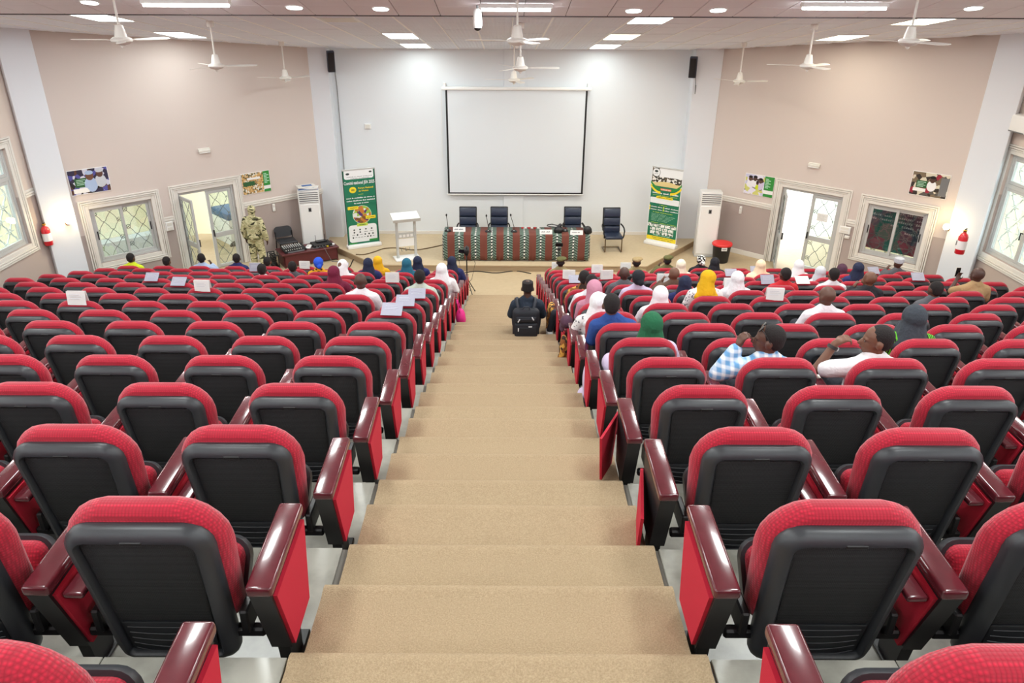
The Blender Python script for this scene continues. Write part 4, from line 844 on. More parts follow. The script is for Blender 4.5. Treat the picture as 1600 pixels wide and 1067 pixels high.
# ---- the person sitting on the stairs with a backpack
def step_person():
    p0 = Vector((.31, 8.74, lev(8) - .325 + .02)); e = empty('person', p0, label='person in a dark blue shirt sitting on the aisle stairs, wearing a backpack', cat='person')
    T = [('ell', Vector((0, .315, .42)), (.16, .12, .10)), ('ell', Vector((0, .29, .54)), (.14, .10, .13)), ('ell', Vector((0, .275, .675)), (.158, .098, .14)), ('cap', Vector((-.13, .275, .760)), Vector((.13, .275, .760)), .058, .058), ('cap', Vector((-.10, .275, .77)), Vector((-.02, .275, .835)), .045, .045), ('cap', Vector((.10, .275, .77)), Vector((.02, .275, .835)), .045, .045)]
    hp, hc, hR = head_prims(.975, 0, Vector((0, .012, 0))); B = T + [('cap', Vector((0, .27, .80)), Vector((0, .28, .92)), .054, .052)] + hp; sl = list(T); lg = [('ell', Vector((0, .33, .40)), (.165, .125, .085))]
    for s in (-1, 1):
        S0, El, Wr = Vector((s * .155, .275, .75)), Vector((s * .205, .37, .57)), Vector((s * .13, .58, .565)); B += [('cap', S0, El, .048, .040), ('cap', El, Wr, .038, .028)]; hand(B, Wr, (-s * .5, .8, -.2), (0, -.2, -1), .6, s); sl += [('cap', S0, El, .056, .048), ('cap', El, El.lerp(Wr, .3), .046, .042)]
        hip, kn, an = Vector((s * .09, .36, .42)), Vector((s * .15, .66, .53)), Vector((s * .14, .74, .27)); an.z = .255; lg += [('cap', hip, kn, .09, .064), ('cap', kn, an, .058, .044)]; B += [('cap', hip, kn, .08, .055), ('cap', kn, an, .05, .036)]
        MB().rbox(s * .14 - .042, s * .14 + .042, .69, .88, .175, .25, .03, 2).build('shoe', 'shoe', e, smooth=60)
    link('body', remesh(emit(B), 'body', 'skin_b', .012, 3), e); mat('inkshirt', (34, 46, 62), .85, bump=('noise', 26, .35, .03)); link('shirt', remesh(emit(sl, .016), 'shirt', 'inkshirt', .012, 4), e); link('trousers', remesh(emit(lg, .012), 'trousers', 'trousers', .016, 4), e)
    MB().lathe([(.070, -.03), (.074, .02), (.072, .082), (.062, .090), (.01, .091)], 24, 0, Matrix.Diagonal((1, 1.18, 1, 1))).build('flat_top_hair', 'hair', e, smooth=40, Mx=Matrix.Translation(hc + Vector((0, -.014, .012))))
    for s in (-1, 1): MB().ell((0, 0, 0), (.011, .006, .006), 8, 6).build('eye', 'eye', e, smooth=60, Mx=Matrix.Translation(hc + Vector((s * .028, .081, -.006))))
    # backpack: its own thing
    mat('pack', (24, 27, 36), .7, bump=('noise', 90, .2, .01)); mat('pack_trim', (44, 48, 58), .6); mat('tag_white', (220, 222, 226), .6)
    b = empty('backpack', p0 + Vector((-.02, .055, .34)), label='black backpack on the back of the person sitting on the stairs', cat='backpack')
    MB().rbox(-.175, .175, -.07, .085, 0, .44, .06, 4).build('pack_body', 'pack', b, smooth=60); MB().rbox(-.15, .15, -.105, -.05, .02, .27, .04, 3).build('front_pocket', 'pack', b, smooth=60); MB().rbox(-.135, .135, -.095, -.05, .275, .36, .03, 3).build('top_pocket', 'pack', b, smooth=60)
    MB().tube([(-.05, -.02, .435), (-.03, -.02, .475), (.03, -.02, .475), (.05, -.02, .435)], .009, 8).build('carry_handle', 'pack_trim', b)
    MB().tube([(-.12, -.106, .215), (.12, -.106, .215)], .004, 6).build('zip', 'pack_trim', b); MB().tube([(-.115, -.098, .33), (.115, -.098, .33)], .004, 6).build('zip', 'pack_trim', b)
    for x, z, r in ((-.095, .315, .5), (.085, .345, -.5), (-.10, .19, 0)): MB().rbox(-.007, .007, -.006, .004, -.025, .025, .003, 1).build('zip_pull', 'tag_white', b, Mx=Matrix.Translation((x, -.105, z)) @ Matrix.Rotation(r, 4, 'Y'))
    MB().rbox(.03, .075, -.111, -.104, .225, .24, .001, 1).build('logo_tag', 'tag_white', b)
    for s in (-1, 1): MB().tube([(s * .10, .07, .40), (s * .12, .10, .50), (s * .115, .19, .51), (s * .13, .30, .46), (s * .15, .33, .30)], .02, 8).build('shoulder_strap', 'pack_trim', b, smooth=60)
step_person()
# ---- the standing soldier by the left door
def soldier():
    p0 = Vector((onY(403, 400, 16.0).x, 16.0, 0)); e = empty('person', p0, rz=R_(-14), label='person in desert camouflage standing by the left door, back to the seats', cat='person'); s_ = .885
    def v(x, y, z): return Vector((x, y, z)) * s_
    T = [('ell', v(0, 0, .98), (.155, .115, .12)), ('ell', v(0, -.005, 1.14), (.145, .10, .13)), ('ell', v(0, -.01, 1.30), (.165, .10, .15)), ('cap', v(-.15, -.01, 1.415), v(.15, -.01, 1.415), .055, .055)]
    R = Matrix.Rotation(R_(10), 4, 'Z'); hc = v(0, .01, 1.63)
    def E(p, r): return ('ell', hc + R @ Vector(p), r, R_(10))
    H = [E((0, 0, .02), (.074, .09, .086)), E((0, .03, -.035), (.056, .064, .07)), E((.077, -.008, -.012), (.011, .022, .03)), E((-.077, -.008, -.012), (.011, .022, .03)), ('cap', hc + R @ Vector((0, .086, .0)), hc + R @ Vector((0, .106, -.03)), .01, .014)]
    B = T + H + [('cap', v(0, -.01, 1.43), v(0, 0, 1.56), .052, .05)]; J = [(t[0], t[1], tuple(r + .012 for r in t[2])) if t[0] == 'ell' else t for t in T]; L = [('ell', v(0, 0, .95), (.165, .125, .10))]
    for s in (-1, 1):
        S0, El, Wr = v(s * .20, -.01, 1.40), v(s * .29, -.03, 1.13), v(s * .30, .04, .90); B += [('cap', S0, El, .048, .04), ('cap', El, Wr, .038, .03)]; hand(B, Wr, (0, .15, -1), (-s, 0, 0), .5, s); J += [('cap', S0, El, .058, .052), ('cap', El, El.lerp(Wr, .85), .052, .044)]
        h, k_, a = v(s * .095, 0, .92), v(s * .12, .02, .50), v(s * .13, -.01, .10); B += [('cap', h, k_, .08, .056), ('cap', k_, a, .054, .04)]; L += [('cap', h, k_, .095, .072), ('cap', k_, a, .068, .060)]
        bt = MB(); bt.rbox(s * .115 - .045, s * .115 + .045, -.08, .17, 0, .075, .03, 2); bt.tube([(s * .115, -.02, .05), (s * .115, -.02, .17)], .052, 12); bt.build('boot', 'black', e, smooth=60)
    link('body', remesh(emit(B), 'body', 'skin_b', .012, 3), e); link('jacket', remesh(emit(J, .016), 'jacket', 'camo', .012, 4), e); link('trousers', remesh(emit(L, .012), 'trousers', 'camo', .013, 4), e)
    link('hood', remesh(emit([E((0, -.012, .04), (.088, .104, .088)), E((0, -.03, -.02), (.078, .075, .07)), ('cap', hc + Vector((0, -.02, -.06)), v(0, -.02, 1.46), .07, .09)]), 'hood', 'camo', .010, 4), e)
    MB().rbox(-.165, .165, -.135, .13, .89 * s_ + .03, .89 * s_ + .075, .02, 2).build('belt', 'khakidark', e, smooth=50)
soldier()
# ================================================================== STAGE FURNITURE
# ---- projection screen
YP = 18.40; sx0, sx1 = onY(698, 220, YP).x, onY(914.5, 220, YP).x; sz1, sz0 = onY(806, 141, YP).z, onY(806, 303, YP).z
ps = empty('projection_screen', (0, YP, 0), label='large white pull-down projection screen with black borders above the table', cat='screen')
mat('screen_white', (222, 228, 233), .85); MB().box(sx0, sx1, 0, .004, sz0, sz1).build('fabric', 'screen_white', ps)
for a, b, c, d in ((sx0, sx0 + .045, sz0, sz1), (sx1 - .045, sx1, sz0, sz1), (sx0 + .045, sx1 - .045, sz0, sz0 + .035)): MB().box(a, b, -.004, 0, c, d).build('black_border', 'black', ps)
MB().rbox(sx0 - .09, sx1 + .09, -.05, .05, sz1, sz1 + .075, .02, 2).build('housing', 'white', ps, smooth=40); MB().rbox(sx0 - .02, sx1 + .02, -.012, .016, sz0 - .03, sz0, .008, 1).build('bottom_bar', 'white', ps)
for x in (sx0 - .02, sx1 + .02): MB().rbox(x - .03, x + .03, -.02, .12, sz1 + .07, sz1 + .16, .01, 1).build('bracket', 'white', ps)
MB().tube([(sx0 - .10, 0, sz1), (sx0 - .12, 0, sz0 + .9)], .004, 5).build('pull_cord', 'offwhite', ps)
# ---- cloth covered head table
def m_cloth():
    m = mat('wax_cloth', (128, 66, 50), .8); nt = m.node_tree; b = nt.nodes['Principled BSDF']; N = nt.nodes.new; Lk = nt.links.new
    tc = N('ShaderNodeTexCoord'); s = N('ShaderNodeSeparateXYZ'); Lk(tc.outputs['Object'], s.inputs[0])
    def mt(op, a, v=None, c=None):
        n = N('ShaderNodeMath'); n.operation = op
        for k_, q in enumerate((a, v, c)):
            if q is None: continue
            if isinstance(q, (int, float)): n.inputs[k_].default_value = q
            else: Lk(q, n.inputs[k_])
        return n.outputs[0]
    fx = mt('FRACT', mt('MULTIPLY', s.outputs['X'], 1 / .378)); d = mt('ABSOLUTE', mt('SUBTRACT', fx, .5)); zz = mt('SUBTRACT', s.outputs['Z'], s.outputs['Y'])
    chk = mt('GREATER_THAN', mt('FRACT', mt('MULTIPLY', zz, 1 / .075)), .5)
    chev = mt('GREATER_THAN', mt('FRACT', mt('ADD', mt('MULTIPLY', zz, 1 / .06), mt('MULTIPLY', d, 3.2))), .5)
    def mix(f, A, B):
        n = N('ShaderNodeMix'); n.data_type = 'RGBA'; Lk(f, n.inputs['Factor'])
        for nm, q in (('A', A), ('B', B)):
            if isinstance(q, tuple): n.inputs[nm].default_value = col(q)
            else: Lk(q, n.inputs[nm])
        return n.outputs['Result']
    cc = mix(chev, (54, 66, 62), (112, 136, 122)); kk = mix(chk, (20, 20, 22), (232, 232, 226)); a1 = mix(mt('LESS_THAN', d, .28), (112, 58, 46), cc); a2 = mix(mt('LESS_THAN', d, .045), a1, kk); Lk(a2, b.inputs['Base Color'])
m_cloth()
tl, tr = onZ(693, 409, SZ), onZ(920, 411, SZ); YT = 16.40; tx0, tx1 = tl.x, tr.x; th = onY(806, 367, YT).z; yb = onZ(806, 354.5, th).y
tb = empty('head_table', ((tx0 + tx1) / 2, YT, SZ), label='long table under a brown and green patterned cloth on the stage', cat='table'); w2 = (tx1 - tx0) / 2; h_ = th - SZ; dp = min(.9, yb - YT)
mb = MB(); cols_ = []; NX = 100
for i in range(NX + 1):
    x = -w2 + 2 * w2 * i / NX; f1 = .010 * math.sin(i * 1.9) + .006 * math.sin(i * 4.1 + 1)
    cols_.append([(x, dp, h_ - .005), (x, 0, h_), (x, -.012, h_ - .012), (x, -.010 + f1 * .3, h_ * .6), (x, -.02 + f1, h_ * .25), (x, -.02 + f1 * 1.6, .035 + .008 * math.sin(i * .6))])
mb.loft(cols_, caps=False, closed=False); o = mb.build('tablecloth_front', 'wax_cloth', tb, smooth=50); m_ = o.modifiers.new('t', 'SOLIDIFY'); m_.thickness = .006
for s in (-1, 1):
    mb = MB(); mb.loft([[(s * w2, dp * j / 8, h_ - .004), (s * (w2 + .012), dp * j / 8, h_ - .02), (s * (w2 + .02 + .012 * math.sin(j * 2)), dp * j / 8, .06)] for j in range(9)], caps=False, closed=False); o = mb.build('tablecloth_side', 'wax_cloth', tb, smooth=50); m_ = o.modifiers.new('t', 'SOLIDIFY'); m_.thickness = .006
MB().rbox(-w2 + .02, w2 - .02, .02, dp - .02, h_ - .045, h_ - .012, .004, 1).build('table_top', 'cherry', tb)
for sx in (-1, 1):
    for yy in (.06, dp - .06): MB().rbox(sx * (w2 - .08) - .025, sx * (w2 - .08) + .025, yy - .025, yy + .025, 0, h_ - .045, .004, 1).build('leg', 'cherry', tb)
# ---- conference chairs
mat('navy_leather', (36, 46, 66), .35, bump=('noise', 30, .2, .01))
def conf_chair(x, y, rz, label):
    e = empty('conference_chair', (x, y, SZ), rz, label=label, cat='chair', group='dark blue leather conference chairs')
    # faces -y (toward the seats)
    def sec(z0, z1, y0, y1, name='back_pad'):
        A = math.atan2(y1 - y0, z1 - z0); L = math.hypot(y1 - y0, z1 - z0); M = Matrix.Translation((0, y0, z0)) @ Matrix.Rotation(-A, 4, 'X')
        MB().rbox(-.20, .20, -.045, .035, .004, L - .004, .03, 3, 0, M).build(name, 'navy_leather', e, smooth=60)
    sec(.40, .56, .17, .19); sec(.56, .76, .19, .225); sec(.76, .97, .225, .275)
    MB().rbox(-.215, .215, .01, .06, .40, .965, .02, 2, 0, Matrix.Translation((0, .16, 0)) @ Matrix.Rotation(R_(-9), 4, 'X') @ Matrix.Translation((0, 0, .03))).build('back_frame', 'black', e, smooth=50)
    MB().rbox(-.215, .215, -.26, .19, .34, .42, .035, 3).build('seat', 'navy_leather', e, smooth=60)
    for s in (-1, 1):
        MB().tube([(s * .225, .20, .60), (s * .25, .10, .585), (s * .255, -.06, .57), (s * .25, -.17, .53), (s * .235, -.19, .42), (s * .225, -.16, .36)], .018, 8).build('armrest', 'black', e, smooth=60)
        MB().tube([(s * .20, -.18, .34), (s * .20, -.21, .10), (s * .20, -.20, .03), (s * .20, -.15, .018), (s * .20, .22, .018)], .014, 8).build('leg', 'bronze', e, smooth=60)
    MB().tube([(-.20, .22, .018), (.20, .22, .018)], .014, 8).build('base_bar', 'bronze', e); MB().tube([(-.20, -.15, .335), (.20, -.15, .335)], .012, 8).build('seat_bar', 'bronze', e); return e
for px, lab in ((731, 'dark blue leather chair behind the table, nearest the lectern'), (780, 'dark blue leather chair behind the middle of the table'), (895.5, 'dark blue leather chair behind the table beside the black bags')):
    p = onZ(px, 324.5, SZ + .965); conf_chair(p.x, p.y - .275, 0, lab)
p = onZ(956, 392, SZ); conf_chair(p.x, p.y + .05, R_(2), 'dark blue leather chair standing alone right of the table')
# ---- things on the table
def on_table(px, py): return onZ(px, py, th)
def mic(px, py, hx, hy, label):
    p = on_table(px, py); e = empty('microphone', p, label=label, cat='microphone', group='gooseneck microphones on the head table'); q = onY(hx, hy, p.y - .05) - p
    MB().lathe([(.075, 0), (.078, .015), (.055, .035), (.02, .045)], 16).build('base', 'black', e, smooth=40); MB().ell((0, -.03, .035), (.02, .02, .008), 10, 6).build('switch', 'white', e)
    MB().tube([(0, 0, .04), (0, 0, .12), (q.x * .45, q.y * .45, q.z * .6), (q.x, q.y, q.z - .02)], .007, 8).build('gooseneck', 'black', e); MB().ell(tuple(q), (.02, .02, .032), 10, 8).build('mic_head', 'black', e, smooth=60)
mic(700, 361, 697.5, 336, 'gooseneck microphone at the left end of the table'); mic(763, 362, 760, 337, 'gooseneck microphone before the middle chair, left of it'); mic(803, 362, 798, 336, 'gooseneck microphone right of the middle chair'); mic(883, 361, 881, 349, 'short gooseneck microphone beside the black bag')
def card(px, py, txt, label):
    p = on_table(px, py); e = empty('name_card', p, label=label, cat='name card', group='white name cards on the head table'); M = Matrix.Rotation(R_(-18), 4, 'X')
    MB().box(-.145, .145, -.002, .002, 0, .105, 0, M).build('front_leaf', 'white', e); MB().box(-.145, .145, -.002, .002, 0, .105, 0, Matrix.Translation((0, .068, 0)) @ Matrix.Rotation(R_(18), 4, 'X')).build('back_leaf', 'white', e)
    mb = MB(); x = -.11
    for n in txt:
        for q in range(n): mb.box(x, x + .010, -.0045, -.002, .042, .060 + .006 * ((q * 7) % 3), 0, M); x += .014
        x += .02
    mb.build('printed_line', 'alu_dark', e)
card(717.5, 362, (6, 7), 'white name card at the left end of the table'); card(853, 366, (7, 6), 'white name card left of the black bag'); card(901, 367, (8, 4), 'white name card right of the black bag')
mat('bag_black', (28, 28, 32), .45, bump=('noise', 40, .4, .02))
p = on_table(873, 364); b = empty('handbag', p, label='black leather bag with a looped handle lying on the table', cat='bag'); link('bag_body', remesh(emit([('ell', Vector((0, .02, .07)), (.12, .10, .075)), ('cap', Vector((-.06, .02, .05)), Vector((.03, .02, .18)), .06, .045)]), 'bag', 'bag_black', .012, 3), b)
MB().tube([(-.02, .02, .17), (-.16, .03, .20), (-.26, .03, .19), (-.28, .03, .165), (-.20, .02, .145), (-.05, .02, .13)], .012, 8).build('handle', 'bag_black', b)
p = on_table(918, 366); b = empty('handbag', p, label='black bag at the right end of the table', cat='bag'); link('bag_body', remesh(emit([('ell', Vector((0, .02, .09)), (.10, .075, .105)), ('ell', Vector((.01, .03, .05)), (.10, .08, .06))]), 'bag', 'bag_black', .012, 3), b); MB().tube([(-.06, .03, .17), (-.11, .04, .24), (-.13, .06, .26)], .012, 8).build('handle', 'bag_black', b)
p = on_table(829, 357); b = empty('bunting', p, label='small strip of red and white paper flags on the table', cat='paper')
for i in range(6): MB().box(-.22 + i * .075, -.165 + i * .075, -.003, .003, 0, .03 + .01 * (i % 2)).build('paper_flag', 'redshirt' if i % 2 == 0 else 'white', b)
# ---- lectern
p0, p1 = onZ(618, 409, SZ), onZ(653, 402, SZ); lc = (p0 + p1) / 2; la = math.atan2(p1.y - p0.y, p1.x - p0.x); mat('perspex', (206, 212, 214), .2, spec=.6)
le = empty('lectern', (lc.x, lc.y + .08, SZ), la * .6, label='slim grey and white lectern standing left of the table', cat='lectern'); lh = onY(632, 338, lc.y + .08).z - SZ
MB().rbox(-.30, .30, -.19, .19, 0, .035, .008, 1).build('base', 'white', le)
for s in (-1, 1): MB().rbox(s * .215 - .028, s * .215 + .028, -.03, .03, .03, lh - .04, .006, 1).build('post', 'alu', le)
MB().rbox(-.32, .32, -.20, .17, -.035, .02, .01, 1, 0, Matrix.Translation((0, 0, lh)) @ Matrix.Rotation(R_(16), 4, 'X')).build('reading_top', 'white', le); MB().rbox(-.32, .32, -.21, -.19, -.03, .05, .004, 1, 0, Matrix.Translation((0, 0, lh)) @ Matrix.Rotation(R_(16), 4, 'X')).build('lip', 'alu', le)
MB().box(-.19, .19, -.012, .006, lh * .50, lh * .62).build('upper_panel', 'alu', le); MB().box(-.19, .19, -.012, .006, lh * .30, lh * .48).build('emblem_panel', 'white', le)
for i in range(4): MB().rbox(-.165 + i * .088, -.105 + i * .088, -.018, -.010, lh * .52, lh * .52 + .06, .004, 1).build('square_badge', 'white', le)
for i in range(3): MB().rbox(-.13 + i * .10, -.12 + i * .10, -.012, 0, lh * .19, lh * .27, .002, 1).build('hook', 'alu_dark', le); MB().rbox(-.13 + i * .10, -.09 + i * .10, -.012, 0, lh * .19, lh * .19 + .01, .002, 1).build('hook', 'alu_dark', le)
# ---- roll-up banners
mat('ban_green', (18, 102, 72), .6, var=(1.5, (20, 122, 90), .3)); mat('ban_dark', (10, 52, 44), .6); mat('ban_white', (232, 234, 236), .6); mat('ban_yellow', (236, 212, 40), .6); mat('ban_lime', (190, 214, 80), .6); mat('ban_ink', (48, 60, 58), .7); mat('ban_pale', (196, 234, 210), .6); mat('ban_sand', (220, 200, 140), .6); mat('ban_orange', (226, 130, 84), .6); mat('ban_leaf', (44, 140, 60), .6)
m_print('ban_photo', (190, 120, 50), [(.35, (84, 50, 110)), (.55, (120, 80, 40)), (.72, (150, 190, 70)), (.86, (220, 222, 220))], 14); m_print('ban_crowd', (60, 56, 48), [(.35, (228, 226, 220)), (.62, (96, 84, 66)), (.82, (40, 44, 40))], 22); m_print('ban_thumb', (240, 242, 240), [(.5, (90, 110, 90)), (.7, (200, 210, 200))], 30)
def banner(p0, p1, ztop_px, label):
    c = (p0 + p1) / 2; a = math.atan2(p1.y - p0.y, p1.x - p0.x); w = (p1 - p0).length * .96; e = empty('roll_up_banner', (c.x, c.y, SZ), a, label=label, cat='banner'); h = onY(ztop_px[0], ztop_px[1], c.y).z - SZ
    MB().rbox(-w / 2 - .02, w / 2 + .02, -.10, .10, 0, .085, .02, 2).build('base_case', 'white', e, smooth=40); MB().tube([(0, .03, .05), (0, .03, h)], .012, 8).build('pole', 'alu', e); MB().rbox(-w / 2, w / 2, -.015, .015, h - .02, h + .015, .006, 1).build('top_rail', 'alu', e)
    MB().box(-w / 2, w / 2, -.002, .002, .08, h).build('sheet', 'ban_white', e); return e, w, h
def plate(e, w, h, x0, x1, z0, z1, m, lvl=1, r=.0, name='print_block'):
    """flat printed patch; x in -1..1 of the half width, z in 0..1 of the height"""
    X0, X1, Z0, Z1 = x0 * w / 2, x1 * w / 2, .085 + z0 * (h - .085), .085 + z1 * (h - .085); y = -.002 - .0012 * lvl
    if r: MB().prism([((X0 + X1) / 2 + p[0], (Z0 + Z1) / 2 + p[1]) for p in rr_outline((X1 - X0) / 2, (X1 - X0) / 2, -(Z1 - Z0) / 2, (Z1 - Z0) / 2, r, r, 5)], y, -.001, 'y').build(name, m, e)
    else: MB().box(X0, X1, y, -.001, Z0, Z1).build(name, m, e)
def disc(e, w, h, x, z, rx, m, lvl=2, rz=None): MB().ell((x * w / 2, -.002 - .0012 * lvl, .085 + z * (h - .085)), (rx, .0012, rz or rx), 24, 12).build('print_disc', m, e)
def scribble(e, w, h, x0, x1, z, sz, m, words, lvl=3):
    mb = MB(); X0, X1 = x0 * w / 2, x1 * w / 2; Z = .085 + z * (h - .085); n = sum(words) + len(words) - 1; st = (X1 - X0) / n; x = X0; rnd = random.Random(n * 7 + int(z * 100))
    for wd in words:
        for q in range(wd): hh = sz * rnd.choice((.7, .7, 1.0)); mb.box(x, x + st * .74, -.002 - .0012 * lvl, -.001, Z - sz / 2, Z - sz / 2 + hh); x += st
        x += st
    mb.build('small_print', m, e)
def words(e, w, h, x, z, size, txt, m, maxw=1.8, lvl=4): lettering(txt, size, m, e, Matrix.Translation((x * w / 2, -.0035 - .0012 * lvl, .085 + z * (h - .085))) @ XZ, maxw=maxw * w / 2)
e, w, h = banner(onZ(543, 389, SZ), onZ(595, 382, SZ), (565, 264), 'dark green roll-up banner with a round photo, left of the lectern')
plate(e, w, h, -.96, .96, .005, .985, 'ban_green'); plate(e, w, h, -.98, -.93, .0, .99, 'ban_dark', 2); plate(e, w, h, .93, .98, .0, .99, 'ban_dark', 2); plate(e, w, h, -.88, .88, .875, 1.0, 'ban_white', 2, .05)
words(e, w, h, 0, .825, .105, 'Comité national JEA 2025', 'ban_white', 1.84); scribble(e, w, h, -.72, .8, .905, .012, 'ban_ink', (9, 2, 7, 12)); scribble(e, w, h, -.5, .62, .885, .010, 'ban_ink', (10, 3, 11)); disc(e, w, h, -.66, .945, .045, 'ban_ink', 3, .025); disc(e, w, h, .70, .955, .035, 'ban_ink', 3, .02)
disc(e, w, h, -.42, .735, .085, 'ban_yellow', 3, .075); words(e, w, h, -.42, .735, .04, '2025', 'ban_dark', .36, 5); words(e, w, h, .36, .752, .058, 'Forum National', 'ban_yellow', .95); words(e, w, h, .22, .715, .055, "de l'Action", 'ban_yellow', .7)
scribble(e, w, h, -.1, .2, .672, .014, 'ban_lime', (6,)); scribble(e, w, h, -.84, .88, .628, .028, 'ban_white', (6, 2, 11, 3, 7, 2)); scribble(e, w, h, -.84, .88, .592, .028, 'ban_white', (7, 11, 4, 10)); scribble(e, w, h, -.4, .48, .556, .028, 'ban_white', (3, 5, 2, 6))
disc(e, w, h, .02, .40, .235, 'ban_pale', 2, .225); disc(e, w, h, .02, .40, .225, 'ban_photo', 3, .215); plate(e, w, h, -.82, -.18, .478, .518, 'ban_yellow', 6, .015); scribble(e, w, h, -.66, -.26, .50, .014, 'ban_dark', (8,), 8); plate(e, w, h, .22, .84, .335, .375, 'ban_yellow', 6, .015); scribble(e, w, h, .3, .76, .355, .014, 'ban_dark', (10,), 8)
plate(e, w, h, -.86, .86, .03, .265, 'ban_white', 2, .07); plate(e, w, h, -.34, .32, .245, .285, 'ban_lime', 4, .008); words(e, w, h, 0, .265, .035, 'Partenaires', 'ban_dark', .55, 6)
rnd = random.Random(4)
for zz, n in ((.20, 4), (.165, 4), (.13, 6), (.095, 8)):
    for i in range(n):
        x = -.72 + 1.44 * (i + .5) / n
        if rnd.random() < .5: disc(e, w, h, x, zz, .02, 'ban_ink', 4)
        else: scribble(e, w, h, x - .12 * 4 / n, x + .12 * 4 / n, zz, .012, 'ban_ink', (5,), 4)
plate(e, w, h, .35, .9, .03, .055, 'ban_leaf', 5, .01); plate(e, w, h, -.9, -.4, .008, .025, 'ban_leaf', 5, .01)
e, w, h = banner(onZ(1008, 379, SZ), onZ(1056, 389, SZ), (1044, 263), 'green and yellow roll-up banner with an aerial photo, right of the lone chair')
plate(e, w, h, -.96, .96, .06, .76, 'ban_green'); plate(e, w, h, -.96, .96, .76, .995, 'ban_crowd', 1); plate(e, w, h, -.5, .98, .88, .998, 'ban_white', 2); plate(e, w, h, -.96, .96, .755, .80, 'ban_sand', 2)
disc(e, w, h, .02, .79, .27, 'ban_sand', 3, .055); disc(e, w, h, -.70, .93, .105, 'ban_ink', 3); disc(e, w, h, -.70, .93, .095, 'ban_white', 4); disc(e, w, h, -.70, .945, .045, 'ban_ink', 5, .028); scribble(e, w, h, -.82, -.58, .912, .012, 'ban_ink', (6,), 6)
for m_, dz, lv in (('ban_yellow', -.045, 4), ('ban_leaf', .0, 3)):      # two arcs sweeping down to the middle
    for s in (-1, 1):
        rg = [(s * w / 2 * (1.0 - .68 * t), .085 + (.80 + dz - .085 * (1 - (1 - t) ** 2)) * (h - .085)) for t in [q / 8 for q in range(9)]]; mb = MB(); mb.loft([[(a, -.003 - .0012 * lv, b - .028), (a, -.003 - .0012 * lv, b + .028), (a, -.001, b + .028), (a, -.001, b - .028)] for a, b in rg]); mb.build('print_arc', m_, e)
plate(e, w, h, -.34, .36, .705, .73, 'ban_orange', 4, .008); scribble(e, w, h, -.26, .30, .717, .02, 'ban_white', (2, 8, 4), 6)
scribble(e, w, h, -.84, .86, .665, .035, 'ban_white', (9, 5, 1, 6), 4); scribble(e, w, h, -.8, .8, .635, .014, 'ban_lime', (9, 7, 8)); plate(e, w, h, -.56, .52, .592, .622, 'ban_yellow', 5, .012); scribble(e, w, h, -.48, .44, .607, .014, 'ban_dark', (8, 6), 7); plate(e, w, h, -.94, .94, .525, .60, 'ban_white', 3, .02)
scribble(e, w, h, -.85, .8, .575, .007, 'ban_pale', (14, 12, 9), 5); scribble(e, w, h, -.3, .2, .505, .014, 'ban_lime', (1, 9)); 
for zz in (.475, .440):
    plate(e, w, h, -.96, -.9, zz - .012, zz + .014, 'ban_yellow', 4); scribble(e, w, h, -.86, -.1, zz, .024, 'ban_white', (8, 6)); plate(e, w, h, -.06, .02, zz - .012, zz + .014, 'ban_lime', 4); scribble(e, w, h, .06, .94, zz, .024, 'ban_white', (6, 9))
scribble(e, w, h, -.7, .6, .405, .016, 'ban_lime', (2, 6, 12, 4))
for i in range(6): scribble(e, w, h, -.78, .2 + .7 * ((i * 5 % 6) / 6), .38 - i * .018, .007, 'ban_pale', (8, 6, 9))
scribble(e, w, h, -.88, .9, .262, .014, 'ban_lime', (1, 8, 7, 10))
for r_, (zz, n) in enumerate(((.225, 5), (.175, 4), (.125, 4))):
    for i in range(n): x = (-.96 if n == 5 else -.78) + i * (.385 if n == 5 else .40); plate(e, w, h, x, x + .34, zz - .02, zz + .022, 'ban_thumb', 3, .01)
scribble(e, w, h, -.55, .6, .092, .016, 'ban_pale', (9, 2, 7, 6)); plate(e, w, h, -.98, .98, .02, .075, 'ban_yellow', 3); scribble(e, w, h, -.6, .8, .058, .012, 'ban_ink', (7, 9, 8, 5), 5); scribble(e, w, h, -.5, .7, .035, .012, 'ban_ink', (9, 7, 6), 5)
# ---- floor-standing air conditioners
def ac_tower(x, y, rz, h, label):
    e = empty('air_conditioner', (x, y, 0), rz, label=label, cat='air conditioner', group='white floor-standing air conditioners'); mat('ac_white', (224, 224, 222), .4) if 'ac_white' not in MATS else None
    MB().rbox(-.25, .25, -.16, .16, .02, h, .02, 2).build('cabinet', 'ac_white', e, smooth=40); MB().rbox(-.255, .255, -.165, .165, 0, .05, .01, 1).build('plinth', 'alu', e); MB().rbox(-.225, .225, -.172, -.15, .08, h - .34, .008, 1).build('front_panel', 'white', e, smooth=40)
    MB().rbox(-.22, .22, -.165, -.14, h - .30, h - .05, .004, 1).build('outlet_recess', 'alu_dark', e)
    for i in range(5): MB().rbox(-.22, .22, -.178, -.15, h - .29 + i * .048, h - .265 + i * .048, .006, 1, 0).build('louvre', 'ac_white', e, smooth=40)
    MB().rbox(-.035, .035, -.178, -.168, h - .52, h - .42, .004, 1).build('display', 'alu_dark', e); MB().rbox(-.02, .02, -.181, -.176, h - .50, h - .44, .002, 1).build('screen', 'black', e); return e
q = onY(487, 350, 17.55); hL = onY(482, 295, 17.55).z; ac1 = ac_tower(q.x, 17.55, R_(14), hL, 'white air conditioner tower left of the stage with papers stacked on top')
q = onZ(1102, 402); ac2 = ac_tower(q.x, q.y + .18, R_(-6), onY(1105, 299, q.y + .1).z, 'white air conditioner tower right of the stage beside the dustbin')
mat('paper_blue', (70, 110, 170), .7); c = ac1.location
